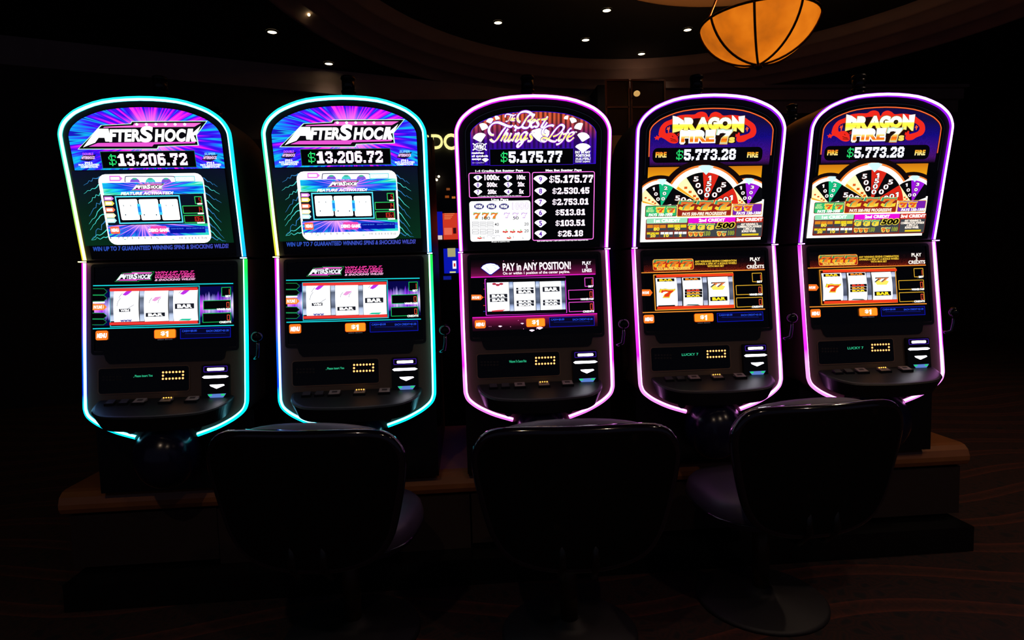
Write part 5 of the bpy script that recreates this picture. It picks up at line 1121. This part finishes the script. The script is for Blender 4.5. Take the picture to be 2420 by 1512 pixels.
# tiny lamps of a chandelier and amber windows across the room
tch = thing('bulb_cluster', 'cluster of clear bulbs on the black display wall beside the cyan frame', 'wall lamp', tuple(at_y(1034, 425, 2.98)))
o3 = at_y(1034, 425, 2.98)
for px, py_ in ((1027, 416), (1037, 417), (1029, 424), (1032, 425), (1024, 426)):
    q = at_y(px, py_, 2.98) - o3; MB().sphere(tuple(q), .011, 10, 6).build('bulb', em('ffe0b8', 3.0), tch, True)
    MB().tube([tuple(q), (0, 0, .06)], .003, 5).build('arm', DARKMET, tch)
MB().tube([(0, 0, .06), (0, .07, .06)], .006, 6).build('wall_arm', DARKMET, tch)
for k, (px, py_, w, h, c) in enumerate(((1055, 444, 8, 5, '8a4820'), (1052, 462, 9, 5, 'a04c18'), (1068, 464, 8, 6, 'd07830'), (1050, 480, 10, 4, '7a2c10'), (1068, 482, 10, 5, 'e0863c'), (1040, 470, 6, 4, '501a10'), (1029, 888, 8, 2.5, 'd8a040'), (1037, 889, 8, 4, 'a87828'), (1053, 888.5, 6, 2, 'b07c30'))):
    a, b = at_y(px, py_ + h, 3.02), at_y(px + w, py_, 3.02); o = MB().box(a.x, b.x, 3.02, 3.05, a.z, b.z).build('lit_game_display', em(c, .8))
    if k > 5: tag(o, 'tiny amber display low in the gap right of the cyan frame, ' + ('leftmost', 'middle', 'rightmost')[k - 6] + ' of three', 'display', 'amber displays low in the gap')
    else: tag(o, 'small amber display in the gap above the red screen, ' + ('topmost', 'second row at left', 'second row at right', 'lowest at left', 'lowest at right', 'leftmost and dimmest', 'x', 'x', 'x')[k], 'display', 'amber displays across the room')
# dark mirror panels on the right with a reflected lamp glow built as a globe
MIR = pl('dark_mirror_glass', '06060e', .3, spec=.2); FR = pl('brass_brown_frame', '4a3028', .4, .5)
for k, (x0, x1, lab) in enumerate(((1432, 1485, 'dark mirror panel in thin bronze frame, between the middle and right machines'), (1492, 1570, 'dark mirror panel in thin bronze frame with a modelled lamp reflection in front'))):
    a, b = at_y(x0, 254, 5.4), at_y(x1, 190, 5.4); t = thing('mirror_panel', lab, 'mirror', ((a.x + b.x) / 2, 5.4, 0), 0, 'mirror panels'); w = (b.x - a.x) / 2
    MB().box(-w, w, 0, .03, 1.4, b.z).build('mirror_glass', MIR, t)
    for x in (-w, w): MB().box(x - .012, x + .012, -.02, .0, 1.4, b.z).build('frame_bar', FR, t)
    for z in (b.z, a.z, a.z - .9): MB().box(-w, w, -.02, .0, z - .012, z + .012).build('frame_bar', FR, t)
q = at_y(1505, 221, 5.17); t = thing('lamp_reflection', 'small warm globe standing in for a lamp reflection in the mirror panel', 'lamp reflection', tuple(q))
MB().sphere((0, 0, 0), (.042, .042, .036), 16, 10).build('globe', em('d8a860', .9), t, True); MB().tube([(0, 0, 0), (0, .205, 0)], .008, 6).build('wall_arm', DARKMET, t)  # a lamp's reflection in the glass, built as an emissive globe on an arm
# accent lamp by the round cornice at upper left
q = at_z(730, 35, 3.97); t = thing('accent_lamp', 'tiny accent lamp glinting by the round cornice at upper left', 'accent lamp', tuple(q))
MB().sphere((0, 0, 0), .014, 10, 8).build('bulb', em('ffdca0', 5.0), t, True)
hx = (TC[0] - q.x), (TC[1] - q.y); hl = math.hypot(*hx); rr_ = hl - 3.87
MB().tube([(0, 0, .0), (hx[0] / hl * -.01, hx[1] / hl * -.01, .10), (-hx[0] / hl * .10, -hx[1] / hl * .10, .14)], .004, 6).build('stem', DARKMET, t)
ld = bpy.data.lights.new('accent_beam', 'SPOT'); ld.energy = 3.0; ld.color = (1, .6, .3); ld.spot_size = math.radians(50); ld.spot_blend = .8; ld.shadow_soft_size = .01
lo = bpy.data.objects.new('accent_beam', ld); COL.objects.link(lo); lo.parent = t; lo.rotation_euler = Vector((-hx[0], -hx[1], -.25)).to_track_quat('-Z', 'Y').to_euler()
bpy.context.view_layer.update()
